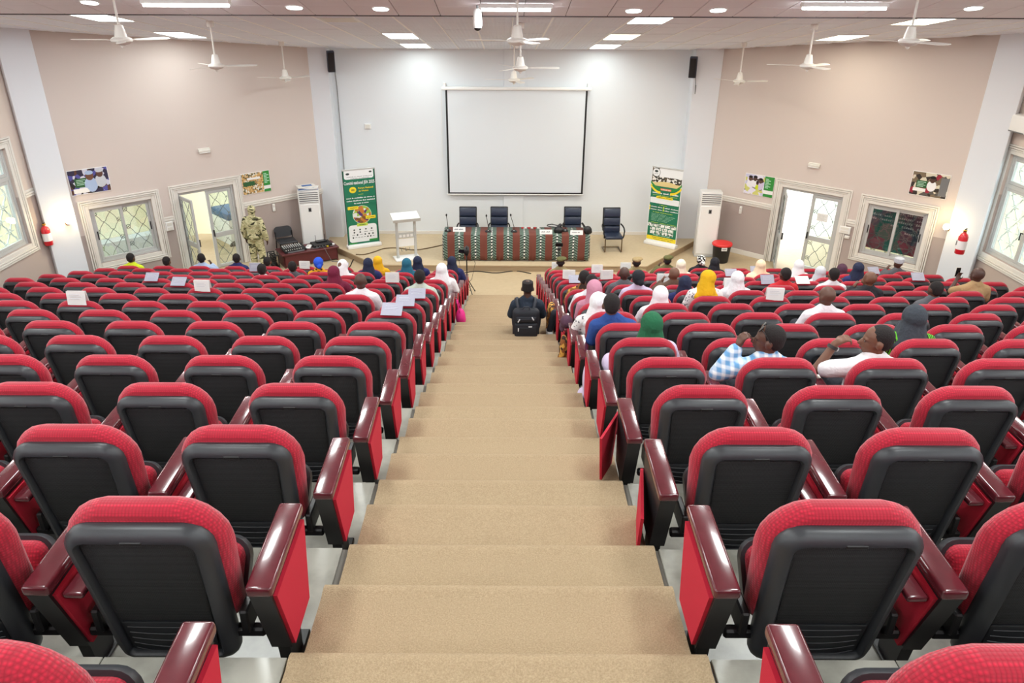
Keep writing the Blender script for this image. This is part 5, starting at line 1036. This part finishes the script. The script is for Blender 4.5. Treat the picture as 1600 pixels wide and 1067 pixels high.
for i, (dx, dy, rz, m_, lab) in enumerate(((.0, -.02, .1, 'paper_blue', 'blue bound folder on top of the left air conditioner'), (.02, .0, -.15, 'white', 'white papers on top of the blue folder'), (-.04, .01, .25, 'offwhite', 'top sheaf of cream papers on the left air conditioner'))):
    o = empty('paper_stack', (c.x + dx, c.y + dy, hL + .001 + i * .026), R_(14) + rz, label=lab, cat='papers'); MB().rbox(-.22, .22, -.15, .15, 0, .02, .004, 1).build('cover', m_, o); MB().rbox(-.215, .21, -.152, .145, .004, .016, .002, 1).build('pages', 'white', o); MB().rbox(-.10, .14, -.06, .08, .02, .024, .001, 1).build('printed_sheet', 'paper_blue' if i else 'white', o)
# ---- dustbin
q = onZ(1127, 411); b = empty('dustbin', (q.x, q.y + .12, 0), label='black dustbin with a red lid in the right corner', cat='bin'); mat('bin_red', (222, 48, 48), .45)
MB().lathe([(.17, 0), (.18, .02), (.215, .42), (.22, .43)], 24).build('tub', 'black', b, smooth=40); MB().lathe([(.235, .42), (.24, .45), (.225, .475), (.10, .492), (.01, .495)], 24).build('lid', 'bin_red', b, smooth=40); MB().rbox(-.065, .065, -.222, -.20, .33, .41, .004, 1).build('label_plate', 'white', b); MB().rbox(-.05, .05, -.226, -.22, .36, .375, .002, 1).build('printed_line', 'ban_ink', b)
# ---- sound desk
a_, b_ = onZ(446, 420), onZ(529, 406); da = math.atan2(b_.y - a_.y, b_.x - a_.x); dw = (b_ - a_).length; dh = onY(443, 398, a_.y).z; mat('desk_wood', (96, 38, 40), .4, var=(8, (82, 30, 34), .3))
dk = empty('desk', (a_.x, a_.y, 0), da, label='dark red wooden desk with sound equipment left of the stage', cat='desk'); DD = .55
MB().rbox(-.05, dw + .03, -.04, DD, dh - .035, dh, .006, 1).build('desk_top', 'desk_wood', dk); MB().rbox(0, dw, 0, .02, .04, dh - .035, .003, 1).build('modesty_panel', 'desk_wood', dk)
for x in (0, dw - .03): MB().rbox(x, x + .03, 0, DD - .03, 0, dh - .035, .003, 1).build('side_panel', 'desk_wood', dk)
Md = dk.matrix_local.copy() if False else Matrix.Translation((a_.x, a_.y, 0)) @ Matrix.Rotation(da, 4, 'Z')
def on_desk(name, x, y, label, cat, rz=0, z=0): return empty(name, Mx=Md @ Matrix.Translation((x, y, dh + z)) @ Matrix.Rotation(rz, 4, 'Z'), label=label, cat=cat)
mx = on_desk('sound_mixer', .30, .22, 'black sound mixer with rows of white knobs on the desk', 'mixer', R_(4)); Mm = Matrix.Rotation(R_(8), 4, 'X'); MB().rbox(-.26, .26, -.17, .19, .01, .07, .012, 2, 0, Mm).build('console', 'black', mx, smooth=40)
for r_ in range(4):
    for i in range(9): MB().lathe([(.011, 0), (.009, .016)], 8, 0, Mm @ Matrix.Translation((-.22 + i * .05, .15 - r_ * .045, .07))).build('knob', 'white' if r_ < 2 else 'alu', mx)
for i in range(8): MB().rbox(-.23 + i * .052, -.215 + i * .052, -.13, -.11, .07, .085, .003, 1, 0, Mm).build('fader', 'offwhite', mx)
MB().rbox(-.20, .20, -.178, -.165, .02, .055, .003, 1, 0, Mm).build('front_strip', 'alu_dark', mx)
ph = on_desk('white_receiver', .66, .22, 'white receiver box beside the mixer', 'device', R_(-30)); MB().rbox(-.06, .06, -.12, .12, 0, .05, .02, 2).build('case', 'white', ph, smooth=50); MB().rbox(-.02, .02, -.08, .0, .05, .055, .002, 1).build('keypad', 'alu', ph)
am = on_desk('amplifier', .98, .26, 'flat black amplifier under the router on the desk', 'amplifier'); MB().rbox(-.22, .22, -.17, .17, 0, .07, .006, 1).build('case', 'black', am); 
for i in range(4): MB().lathe([(.014, 0), (.012, .014)], 10, 0, Matrix.Translation((-.16 + i * .07, -.17, .035)) @ Matrix.Rotation(R_(90), 4, 'X')).build('knob', 'alu_dark', am)
rt = on_desk('router', 1.0, .32, 'black router with two aerials on the amplifier', 'router', z=.07); MB().rbox(-.13, .13, -.06, .06, 0, .035, .01, 2).build('case', 'black_gloss', rt)
for s in (-1, 1): MB().tube([(s * .11, .06, .02), (s * .115, .06, .16)], .006, 6).build('aerial', 'black', rt)
ad = on_desk('adapter', 1.22, .15, 'white power adapter at the right end of the desk', 'adapter', .4); MB().rbox(-.05, .05, -.03, .03, 0, .04, .008, 1).build('case', 'white', ad); MB().rbox(-.012, .012, .03, .045, .01, .03, .002, 1).build('plug', 'alu', ad)
tp = on_desk('tape_roll', 1.08, .10, 'small roll of yellow tape on the desk', 'tape'); MB().lathe([(.03, 0), (.03, .03), (.018, .03), (.018, 0)], 16).build('roll', 'ban_yellow', tp); MB().lathe([(.018, .0), (.018, .03), (.014, .03), (.014, 0)], 16).build('core', 'offwhite', tp)
cb = on_desk('cable_tangle', .95, .08, 'tangle of dark cables drooping over the desk front', 'cable'); rnd = random.Random(9)
for i in range(5): MB().tube([(-.2 + .09 * i + .12 * math.sin(i + t * 1.3), .06 * math.cos(t * 1.7 + i) + .02, .012 + .01 * (i % 2)) for t in range(7)], .006, 6).build('cable', 'black' if i % 2 else 'alu_dark', cb)
MB().tube([(.0, .0, .012), (.02, -.13, .0), (.05, -.14, -.10), (.10, -.14, -dh * .6), (.14, -.16, -dh + .02), (.30, -.22, -dh + .012)], .007, 6).build('cable', 'alu_dark', cb)
# chair behind the desk
q = Md @ Vector((.30, .80, 0)); c = empty('plastic_chair', q, da, label='black plastic chair behind the sound desk', cat='chair'); hc_ = onY(452, 358, q.y).z
MB().loft([[(p[0], .20 + (p[1] - .45) * .18 + .03 * (1 - (p[0] / .22) ** 2) + t, p[1]) for p in rr_outline(.20, .215, .46, hc_, .05, .09)] for t in (0, .025)]).build('backrest', 'shell', c, smooth=50); MB().rbox(-.22, .22, -.22, .20, .40, .44, .02, 2).build('seat', 'shell', c, smooth=50)
for s in (-1, 1):
    MB().tube([(s * .20, .20, .60), (s * .20, .19, .40), (s * .21, .24, 0)], .013, 8).build('leg', 'black', c); MB().tube([(s * .20, -.18, .40), (s * .21, -.22, 0)], .013, 8).build('leg', 'black', c)
# dark cases beside the desk
q = Md @ Vector((-.17, .35, 0)); c = empty('cable_crate', q, da, label='open crate of black cables beside the sound desk', cat='crate'); mb = MB(); bars(mb, -.09, .09, 0, .30, .02, -.2, -.18); bars(mb, -.09, .09, 0, .30, .02, .18, .2); mb.box(-.09, .09, -.2, .2, 0, .02); mb.build('crate_frame', 'black', c)
for i in range(6): MB().tube([(.05 * math.cos(t + i), .15 * math.sin(t * .9 + i), .05 + .045 * i + .01 * math.sin(2 * t)) for t in range(9)], .014, 6).build('cable', 'black', c, smooth=60)
# ---- tripods
def tripod(name, foot, head, label, cat, cam_kind):
    e = empty(name, foot, label=label, cat=cat); H = head.z - foot.z; dx, dy = head.x - foot.x, 0; r = .30 if cam_kind == 'video' else .22
    for i in range(3): a = R_(-60 + 120 * i); MB().tube([(0, 0, H * .40), (r * math.cos(a), r * math.sin(a), .012)], .010, 6).build('leg', 'black', e); MB().ell((r * math.cos(a), r * math.sin(a), .014), (.018, .018, .013), 8, 6).build('rubber_foot', 'black', e); MB().tube([(0, 0, H * .16), (r * .6 * math.cos(a), r * .6 * math.sin(a), H * .165)], .005, 6).build('brace', 'black', e)
    MB().tube([(0, 0, H * .12), (0, 0, H - .08)], .012, 8).build('column', 'black', e); MB().rbox(-.035, .035, -.035, .035, H - .10, H - .04, .01, 1).build('head', 'black', e)
    if cam_kind == 'video':
        MB().tube([(0, .02, H - .06), (.0, -.22, H - .12)], .008, 6).build('pan_handle', 'black', e); MB().tube([(-.04, .0, H), (-.16, -.04, H - .2), (-.10, -.02, H - .62), (0, 0, H - .7)], .005, 6).build('cable', 'black', e); MB().tube([(.06, .0, H), (.18, -.04, H - .25), (.10, -.02, H - .62), (0, 0, H - .72)], .005, 6).build('cable', 'black', e)
    return e, H
f_ = onZ(733, 462); f_ = Vector((onZ(730.5, 460).x, f_.y, 0)); hd = onY(730, 392, f_.y); tp1, H1 = tripod('camera_tripod', f_, hd, 'black tripod standing at the front of the aisle', 'tripod', 'video')
vc = empty('video_camera', f_ + Vector((0, 0, H1 - .04)), label='small black video camera on the aisle tripod', cat='camera'); MB().rbox(-.05, .05, -.11, .11, .0, .10, .015, 2).build('camera_body', 'black', vc, smooth=50); MB().lathe([(.035, 0), (.038, .07), (.03, .075)], 16, 0, Matrix.Translation((0, .10, .055)) @ Matrix.Rotation(R_(-90), 4, 'X')).build('lens', 'black_gloss', vc, smooth=50); MB().rbox(-.16, -.05, -.06, -.045, .01, .09, .006, 1).build('flip_screen', 'black_gloss', vc); MB().tube([(0, -.08, .10), (0, -.08, .14), (0, .06, .14), (0, .06, .10)], .008, 6).build('top_handle', 'black', vc)
f_ = onZ(873, 421, .0); f_ = Vector((onY(873, 400, 15.75).x, 15.75, 0)); hd = onY(872, 384, 15.75); tp2, H2 = tripod('phone_tripod', f_, hd, 'small brown tripod holding a phone in front of the table', 'tripod', 'phone')
pn = empty('phone', f_ + Vector((0, 0, H2 - .02)), label='dark phone clamped sideways on the small tripod', cat='phone'); MB().rbox(-.085, .085, -.006, .006, 0, .085, .006, 2).build('phone_body', 'black', pn); MB().rbox(-.078, .078, -.008, -.006, .006, .079, .002, 1).build('screen', 'black_gloss', pn); MB().rbox(-.03, .03, -.02, .02, -.03, .0, .006, 1).build('clamp', 'alu_dark', pn)
# ---- cables on the stage
def cable(pts, z, r, m, label):
    P = [onZ(x, y, z) + Vector((0, 0, r)) for x, y in pts]; Q = []
    for i in range(len(P) - 1):
        a, b, c, d = P[max(0, i - 1)], P[i], P[i + 1], P[min(len(P) - 1, i + 2)]
        for t in range(6): t /= 6; Q.append(.5 * ((2 * b) + (c - a) * t + (2 * a - 5 * b + 4 * c - d) * t * t + (3 * b - a - 3 * c + d) * t ** 3))
    Q.append(P[-1]); tag(MB().tube(Q, r, 6).build('floor_cable', m, smooth=60), label, 'cable')
cable(((693, 383), (665, 389), (645, 391), (620, 388), (600, 389), (585, 394), (570, 398), (556, 398)), SZ, .012, 'bronze', 'brown cable snaking over the stage past the lectern')
cable(((700, 432), (725, 427), (745, 424.5), (775, 427), (805, 424), (830, 428)), 0, .010, 'black', 'black cable along the floor before the stage')
cable(((540, 425), (548, 415), (551, 408), (556, 402)), 0, .012, 'black', 'black cable on the floor between the sound desk and the stage')
# ================================================================== FANS, WALL FITTINGS, PAPERS
mat('fan_white', (232, 229, 222), .45)
def fan(p, ztop, a0, label):
    e = empty('ceiling_fan', p, label=label, cat='ceiling fan', group='white ceiling fans'); H = ztop - p.z
    MB().lathe([(.055, H - .09), (.06, H - .01), (.045, H)], 14).build('canopy', 'fan_white', e, smooth=40); MB().tube([(0, 0, .10), (0, 0, H - .05)], .014, 10).build('rod', 'fan_white', e)
    MB().lathe([(.075, .02), (.062, .10), (.045, .17), (.02, .18)], 14).build('rod_cover', 'fan_white', e, smooth=40); MB().lathe([(.03, -.055), (.09, -.04), (.125, -.01), (.125, .015), (.09, .035), (.05, .04)], 20).build('motor', 'fan_white', e, smooth=40); MB().lathe([(.008, -.09), (.022, -.075), (.03, -.05)], 10).build('end_cap', 'fan_white', e)
    for i in range(3):
        a = R_(a0 + 120 * i); M = Matrix.Rotation(a, 4, 'Z') @ Matrix.Rotation(R_(9), 4, 'X')
        bl = MB().loft([[(x, -w, 0), (x, w * .6, 0), (x, w * .6, .006), (x, -w, .006)] for x, w in ((.17, .045), (.30, .060), (.45, .066), (.56, .070), (.61, .060), (.64, .030))], M=Matrix.Rotation(R_(0), 4, 'X')).build('blade', 'fan_white', e, Mx=M)
        MB().rbox(.10, .19, -.02, .02, -.004, .002, .002, 1).build('blade_iron', 'fan_white', bl)
for (px, py), X, a0, lab in (((190, 63), -4.7, 176, 'nearest white ceiling fan on the left'), ((338, 103), -4.7, 15, 'middle white ceiling fan on the left'), ((446, 122), -4.7, 172, 'farthest white ceiling fan on the left, by the stage'),
                             ((1420, 65), 4.95, 165, 'nearest white ceiling fan on the right'), ((1262, 103), 4.95, 160, 'middle white ceiling fan on the right'), ((1155, 127), 4.95, 10, 'farthest white ceiling fan on the right, by the stage')):
    p = onX(px, py, X); fan(p, (zn(p.y) if p.y < YS else ceil_z(p.y)) + .01, a0, lab)
for (px, py), Y, a0, lab in (((808, 64), 9.73, 172, 'nearest white ceiling fan in the centre'), ((813, 106), 12.8, 2, 'middle white ceiling fan in the centre'), ((803, 125), 16.5, 168, 'farthest white ceiling fan in the centre, above the screen')):
    p = onY(px, py, Y); fan(p, (zn(p.y) if p.y < YS else ceil_z(p.y)) + .01, a0, lab)
# ---- dome camera hanging by the seam
p = onY(746, 31, 10.9); e = empty('security_camera', p, label='white hanging security camera at the top centre', cat='camera'); MB().tube([(0, 0, .1), (0, 0, zn(p.y) - p.z)], .014, 8).build('drop_pole', 'alu_dark', e); MB().lathe([(.03, .14), (.055, .10), (.065, -.06), (.055, -.10)], 18).build('camera_body', 'white', e, smooth=40); MB().ell((0, 0, -.10), (.05, .05, .04), 14, 8).build('dome', 'black_gloss', e, smooth=60)
MB().lathe([(.008, 0), (.008, .004)], 10, 0, Matrix.Translation((0, -.064, .0)) @ Matrix.Rotation(R_(90), 4, 'X')).build('indicator', 'alu_dark', e)
# ---- loudspeakers on the pilasters
mat('spk', (44, 50, 68), .5)
for (px, py), nm, s in (((517, 96), 'left', 1), ((1083, 105), 'right', -1)):
    q = onY(px, py, YW - .42); e = empty('loudspeaker', q, R_(18 * s), label='slim dark loudspeaker high on the %s pilaster of the stage' % nm, cat='loudspeaker'); MB().rbox(-.085, .085, -.07, .07, -.23, .23, .015, 2, 0, Matrix.Rotation(R_(8), 4, 'X')).build('cabinet', 'spk', e, smooth=40); MB().rbox(-.07, .07, -.08, -.065, -.21, .21, .004, 1, 0, Matrix.Rotation(R_(8), 4, 'X')).build('grille', 'black', e); MB().tube([(0, .05, 0), (0, .14, .02)], .02, 8).build('wall_bracket', 'alu_dark', e); MB().tube([(.07, .05, -.1), (.10, .12, -.6), (.10, .12, -2.9 if s > 0 else -.4)], .008, 6).build('cable', 'alu_dark', e)
# ---- things fixed to walls (local frame of the wall)
FL = Matrix.Rotation(R_(180), 4, 'Z')     # so that local -y looks into the room
def wall_thing(M, name, u, z, d, label, cat, group=None): return empty(name, Mx=M @ Matrix.Translation((u, d, z)) @ FL, label=label, cat=cat, group=group)
def wt(M, px, py, name, label, cat, d=0.0, group=None):
    u, z = wuv(M, px, py, d); return wall_thing(M, name, u, z, d, label, cat, group)
# posters
m_print('ph_men', (52, 46, 70), [(.25, (96, 62, 48)), (.42, (206, 206, 222)), (.58, (86, 84, 158)), (.8, (40, 34, 36))], 13); m_print('ph_field', (190, 150, 96), [(.3, (214, 176, 112)), (.6, (96, 92, 66)), (.8, (225, 225, 216))], 34); m_print('ph_lab', (198, 196, 222), [(.3, (226, 224, 240)), (.55, (70, 52, 50)), (.75, (206, 206, 120))], 12); m_print('ph_crane', (120, 104, 84), [(.3, (214, 206, 186)), (.5, (52, 44, 40)), (.72, (150, 40, 60)), (.82, (88, 84, 80))], 11)
mat('poster_green', (44, 140, 54), .6); mat('poster_dkgreen', (40, 92, 50), .6)
def poster(M, c, photo, layout, label):
    q = [wuv(M, *p) for p in c]; u = sum(a for a, b in q) / 4; z = sum(b for a, b in q) / 4; w = (abs(q[0][0] - q[1][0]) + abs(q[2][0] - q[3][0])) / 2; h = (abs(q[0][1] - q[3][1]) + abs(q[1][1] - q[2][1])) / 2
    e = wall_thing(M, 'poster', u, z, .012, label, 'poster')
    MB().box(-w / 2, w / 2, -.004, .01, -h / 2, h / 2).build('sheet', 'white', e); MB().box(-w / 2 + .01, w / 2 - .01, -.006, -.003, -h / 2 + .01, h / 2 - .01).build('photo_print', photo, e)
    def bx(x0, x1, z0, z1, m, k=1): MB().box(x0 * w / 2, x1 * w / 2, -.006 - .0015 * k, -.004, z0 * h / 2, z1 * h / 2).build('print_block', m, e)
    def fig(x, z, r, skin, cloth): MB().ell((x * w / 2, -.008, z * h / 2 - r * 2.3), (r * 1.6, .002, r * 2.0), 14, 8).build('printed_figure', cloth, e); MB().ell((x * w / 2, -.0095, z * h / 2), (r, .002, r * 1.2), 14, 8).build('printed_head', skin, e); MB().ell((x * w / 2, -.0105, z * h / 2 + r * .8), (r * 1.02, .002, r * .6), 14, 8).build('printed_cap', cloth if layout == 'men' else 'hair', e)
    if layout == 'men': bx(-.72, -.12, -.42, .30, 'poster_dkgreen'); bx(-.86, -.10, -.85, -.50, 'white', 2); fig(.05, .42, .075, 'skin_c', 'paleblue'); fig(.56, .52, .065, 'skin_a', 'greycloth')
    elif layout == 'field': bx(.52, .98, -.98, .98, 'poster_green'); bx(.50, 1.0, -.72, -.40, 'white', 2); bx(-.9, -.1, -.2, .2, 'poster_dkgreen', 1); bx(-.6, .3, .35, .55, 'white', 2)
    elif layout == 'lab': bx(.35, .98, -.98, .98, 'poster_green'); bx(.32, 1.0, -.70, -.35, 'white', 2); fig(-.62, .55, .05, 'skin_a', 'whitecloth'); fig(-.3, .6, .05, 'skin_b', 'whitecloth'); fig(.08, .45, .05, 'skin_a', 'lavender'); fig(-.12, .2, .035, 'skin_b', 'lime')
    else: bx(-.70, -.12, -.32, .28, 'poster_dkgreen'); bx(-.82, -.14, -.62, -.36, 'white', 2); fig(.12, .45, .055, 'skin_b', 'whitecloth'); bx(.55, .95, -.8, .7, 'alu_dark', 1)
    if layout in ('field', 'lab'):
        x0 = .58 if layout == 'field' else .42
        for i in range(7): bx(x0, x0 + .2 + .14 * ((i * 3) % 2), .70 - i * .14, .76 - i * .14, 'ban_pale', 3)
    else:
        for i in range(4): bx(-.64, -.2 - .1 * (i % 2), .14 - i * .12, .18 - i * .12, 'ban_pale', 3)
poster(Ml, ((104, 266), (168, 260), (173, 298), (110, 306)), 'ph_men', 'men', 'poster photo of two capped men on the left slanted wall, beside the pillar'); poster(Ml, ((375, 273), (419, 265), (424, 298), (380, 305)), 'ph_field', 'field', 'poster of field produce with a green side strip, right of the left door')
poster(Mr, ((1165, 270), (1212, 277), (1207, 309), (1163, 302)), 'ph_lab', 'lab', 'poster of people in white coats with a green strip, left of the right door'); poster(Mr, ((1427, 266), (1486, 274), (1479, 312), (1420, 303)), 'ph_crane', 'crane', 'poster of machinery and a worker on the right slanted wall, beside the pillar')
# emergency lights
for M, px, py, lab in ((Ml, 318, 235, 'small white emergency light on the left slanted wall'), (Mr, 1273, 258, 'small white emergency light on the right slanted wall')):
    e = wt(M, px, py, 'emergency_light', lab, 'light'); MB().rbox(-.13, .13, -.07, 0, -.03, .03, .012, 2).build('case', 'offwhite', e, smooth=40); MB().rbox(-.12, .12, -.065, -.005, -.055, -.03, .008, 1).build('lens', 'white', e); MB().rbox(-.13, .13, -.03, 0, .03, .05, .006, 1).build('back_plate', 'offwhite', e)
# remote holders, switch boxes, sockets
def plate_thing(M, px, py, w, h, label, name='switch_box', cat='switch', d=.0, rows=2):
    e = wt(M, px, py, name, label, cat, d); MB().rbox(-w / 2, w / 2, -.05, 0, -h / 2, h / 2, .008, 1).build('back_box', 'white', e)
    for i in range(rows): MB().rbox(-w * .34, w * .34, -.058, -.048, -h / 2 + h * (i + .15) / rows, -h / 2 + h * (i + .85) / rows, .004, 1).build('rocker', 'offwhite', e)
plate_thing(Ml, 427, 324, .06, .18, 'white remote control hanging on the left slanted wall by the rail', 'remote_holder', 'remote'); plate_thing(Mr, 1158, 328, .06, .18, 'white remote control hanging on the right slanted wall by the rail', 'remote_holder', 'remote')
plate_thing(Ml, 264, 353, .16, .20, 'white switch box between the left window and left door'); plate_thing(Mr, 1321, 359, .24, .16, 'white notice plate between the right door and right window', 'notice_plate', 'notice'); plate_thing(Mr, 1324, 370, .10, .07, 'small white switch under the notice by the right door', rows=1)
plate_thing(Ms, 88, 421, .09, .12, 'cream wall socket below the left fire extinguisher', 'power_socket', 'socket', rows=1)
plate_thing(Mb, 575, 197, .16, .12, 'small white junction box on the stage wall, left side', 'junction_box', 'box', rows=1)
# notice on the right door leaf, dark stickers on the left door leaf
e = wt(Mr, 1285, 340, 'paper_notice', 'sheet of white paper stuck on the right door pane', 'paper', d=-.05); MB().box(-.12, .12, -.002, .002, -.09, .09).build('sheet', 'white', e)
mb = MB()
for i in range(5): mb.box(-.09, .05 + .04 * (i % 2), -.004, -.002, .05 - i * .026, .056 - i * .026)
mb.build('printed_line', 'alu', e)
e = wt(Ml, 362, 325, 'vehicle_outside', 'blue and white vehicle glimpsed through the left door pane', 'vehicle', d=-1.9); mat('veh_blue', (62, 104, 150), .4); MB().rbox(-.36, .36, -.5, .5, -.75, .05, .08, 2).build('body', 'white', e, smooth=40); MB().rbox(-.38, .38, -.52, .52, -.05, .13, .05, 2).build('blue_band', 'veh_blue', e, smooth=40)
for s in (-.4, .4): MB().lathe([(.05, -.05), (.22, -.04), (.22, .04), (.05, .05)], 18, 0, Matrix.Translation((s * .5, -.5, -.78)) @ Matrix.Rotation(R_(90), 4, 'X')).build('wheel', 'black', e)
e.location.z = .70
# wall lamps on the pillars
for M, px, py, uu, lab in ((Ml, 106, 348, 0, 'lit brass wall lamp on the left white pillar'), (Mr, 1480, 357, 0, 'lit brass wall lamp on the right white pillar')):
    e = wt(M, px, py, 'sconce_lamp', lab, 'lamp', d=.16); mat('brass', (190, 140, 50), .25, .9) if 'brass' not in MATS else None; m_emit('lamp_glow', (255, 228, 160), 22) if 'lamp_glow' not in MATS else None
    MB().lathe([(.05, 0), (.05, .012), (.02, .02)], 16, 0, Matrix.Rotation(R_(90), 4, 'X')).build('rose', 'brass', e, smooth=40); MB().tube([(0, -.01, 0), (0, -.07, -.02), (0, -.09, .0)], .009, 8).build('arm', 'brass', e); MB().lathe([(.012, -.03), (.03, 0), (.05, .04), (.055, .05)], 16, 0, Matrix.Translation((0, -.10, .01))).build('cup', 'brass', e, smooth=40); MB().ell((0, -.10, .055), (.062, .062, .066), 14, 8).build('bulb', 'lamp_glow', e, smooth=60)
    l = bpy.data.lights.new('sconce_light', 'POINT'); l.energy = 16; l.color = (1, .80, .48); l.shadow_soft_size = .05; lo = bpy.data.objects.new('sconce_light', l); C.objects.link(lo); lo.parent = e; lo.location = (0, -.16, .08)
# fire extinguishers on the side walls next to the pillars
mat('ext_red', (204, 30, 42), .3, coat=.4)
for M, px, py, lab in ((Ms, 73, 368, 'red fire extinguisher on the left wall beside the pillar'), (Me_, 1503, 380, 'red fire extinguisher on the right wall beside the pillar')):
    if M is Me_:      # hangs on the end face of the right pillar
        o_ = Mr @ Vector((-.32, 0, 0)); n_ = (Mr.to_3x3() @ Vector((1, 0, 0))); r_ = ray(px, py); t_ = n_.dot(o_ - O3) / n_.dot(r_); e = empty('fire_extinguisher', O3 + r_ * t_, label=lab, cat='extinguisher'); e.rotation_euler[2] = math.atan2(n_.y, n_.x) - R_(90)
    else: e = wt(M, px, py, 'fire_extinguisher', lab, 'extinguisher', d=.10)
    e.scale = (.85, .85, .85)
    MB().lathe([(.085, -.22), (.092, -.20), (.092, .14), (.07, .19), (.035, .215), (.03, .24)], 20).build('cylinder', 'ext_red', e, smooth=40); MB().rbox(-.03, .03, -.03, .03, .235, .28, .008, 1).build('valve', 'brass', e); MB().rbox(-.02, .09, -.012, .012, .275, .30, .006, 1).build('lever', 'black', e); MB().tube([(.02, 0, .26), (.11, 0, .24), (.12, 0, .05), (.105, 0, -.12)], .012, 8).build('hose', 'black', e, smooth=60)
    MB().lathe([(.0935, -.12), (.0935, .06)], 20).build('label_band', 'white', e, smooth=40); MB().rbox(-.05, .05, .06, .10, -.05, .05, .004, 1).build('wall_bracket', 'alu_dark', e)
# wall-mounted air conditioner at the right edge
e = wt(Me_, 1600, 192, 'split_air_conditioner', 'white wall-mounted air conditioner at the right edge with a green sticker', 'air conditioner', d=.0); MB().rbox(-.40, .40, -.22, 0, -.15, .15, .03, 3).build('case', 'white', e, smooth=50); MB().rbox(-.38, .38, -.222, -.10, -.148, -.125, .006, 1).build('air_outlet', 'alu_dark', e)
st_ = MB(); st_.rbox(-.004, .004, -.19, -.05, -.08, .10, .003, 1); st_.build('energy_sticker', 'ban_lime', e, Mx=Matrix.Translation((.402, 0, 0))); st_ = MB(); st_.rbox(-.32, -.20, -.004, .004, -.06, .10, .003, 1); st_.build('energy_sticker', 'ban_leaf', e, Mx=Matrix.Translation((0, -.221, 0)))
# conduit on the stage wall
q = onY(524, 110, YW - .31); tag(MB().tube([(-4.02, YW - .02, 4.4), (-4.02, YW - .02, .25)], .014, 6).build('cable_conduit', 'alu'), 'thin grey conduit down the left edge of the stage wall', 'conduit')
# ---- folded sheets standing on chair tops
def sheet(side, k, i, dx, tiltd, m, label, rz=0):
    p = chair_xyz(side, k, i) + Vector((dx, .06, .815)); e = empty('paper_sheet', p, R_(rz), label=label, cat='paper', group='white sheets left on chair tops')
    MB().box(-.105, .105, -.002, .002, -.03, .125, 0, Matrix.Translation((0, -.03, 0)) @ Matrix.Rotation(R_(tiltd), 4, 'X')).build('front_leaf', m, e); 
    if tiltd > -25: MB().box(-.105, .105, -.002, .002, -.03, .125, 0, Matrix.Translation((0, .03, 0)) @ Matrix.Rotation(R_(tiltd * .6 + 14), 4, 'X')).build('back_leaf', 'white', e)
    mb = MB(); M = Matrix.Translation((0, -.03, 0)) @ Matrix.Rotation(R_(tiltd), 4, 'X')
    for q_ in range(3): mb.box(-.07, .04 + .02 * (q_ % 2), -.0045, -.002, .085 - q_ * .022, .089 - q_ * .022, 0, M)
    mb.build('printed_line', 'greycloth', e)
mat('sheet_grey', (164, 164, 180), .7)
for side, k, i, dx, t, m in ((-1, 7, 5, .02, -8, 'white'), (-1, 9, 4, .0, -4, 'white'), (-1, 10, 5, .02, -55, 'sheet_grey'), (-1, 11, 6, -.05, -50, 'sheet_grey'), (-1, 6, 0, .03, -58, 'sheet_grey'), (-1, 7, 0, .05, -58, 'sheet_grey'), (-1, 8, 0, .08, -58, 'sheet_grey'), (-1, 11, 1, .12, -4, 'white'), (-1, 12, 0, .10, -45, 'sheet_grey'),
                             (-1, 14, 5, .0, -20, 'sheet_grey'), (-1, 15, 4, .0, -4, 'white'), (-1, 15, 2, .0, -4, 'white'), (-1, 15, 3, .05, -58, 'sheet_grey'), (1, 15, 0, -.02, -4, 'white'), (1, 12, 0, 0, -6, 'white'), (1, 11, 0, .03, -58, 'sheet_grey'), (1, 14, 1, -.05, -4, 'white'), (1, 12, 1, -.1, -4, 'white'), (1, 15, 2, -.1, -6, 'white'), (1, 11, 2, -.06, -4, 'white'),
                             (1, 10, 3, 0, -3, 'white'), (1, 8, 3, .02, -3, 'white'), (1, 7, 0, -.05, -58, 'sheet_grey') if False else (1, 13, 4, .05, -50, 'sheet_grey'), (1, 14, 5, .05, -45, 'sheet_grey'), (1, 11, 4, .1, -40, 'sheet_grey'), (1, 11, 5, -.08, -60, 'white'), (1, 14, 8, .1, -50, 'sheet_grey'), (1, 12, 8, .0, -50, 'sheet_grey')):
    sheet(side, k, i, dx, t, m, '%s paper sheet, %s block, %s row from stage, %s from aisle' % ('white' if m == 'white' else 'grey tilted', 'left' if side < 0 else 'right', ORD[15 - k], ORD[i]), rz=(i * 7 + k * 3) % 9 - 4)
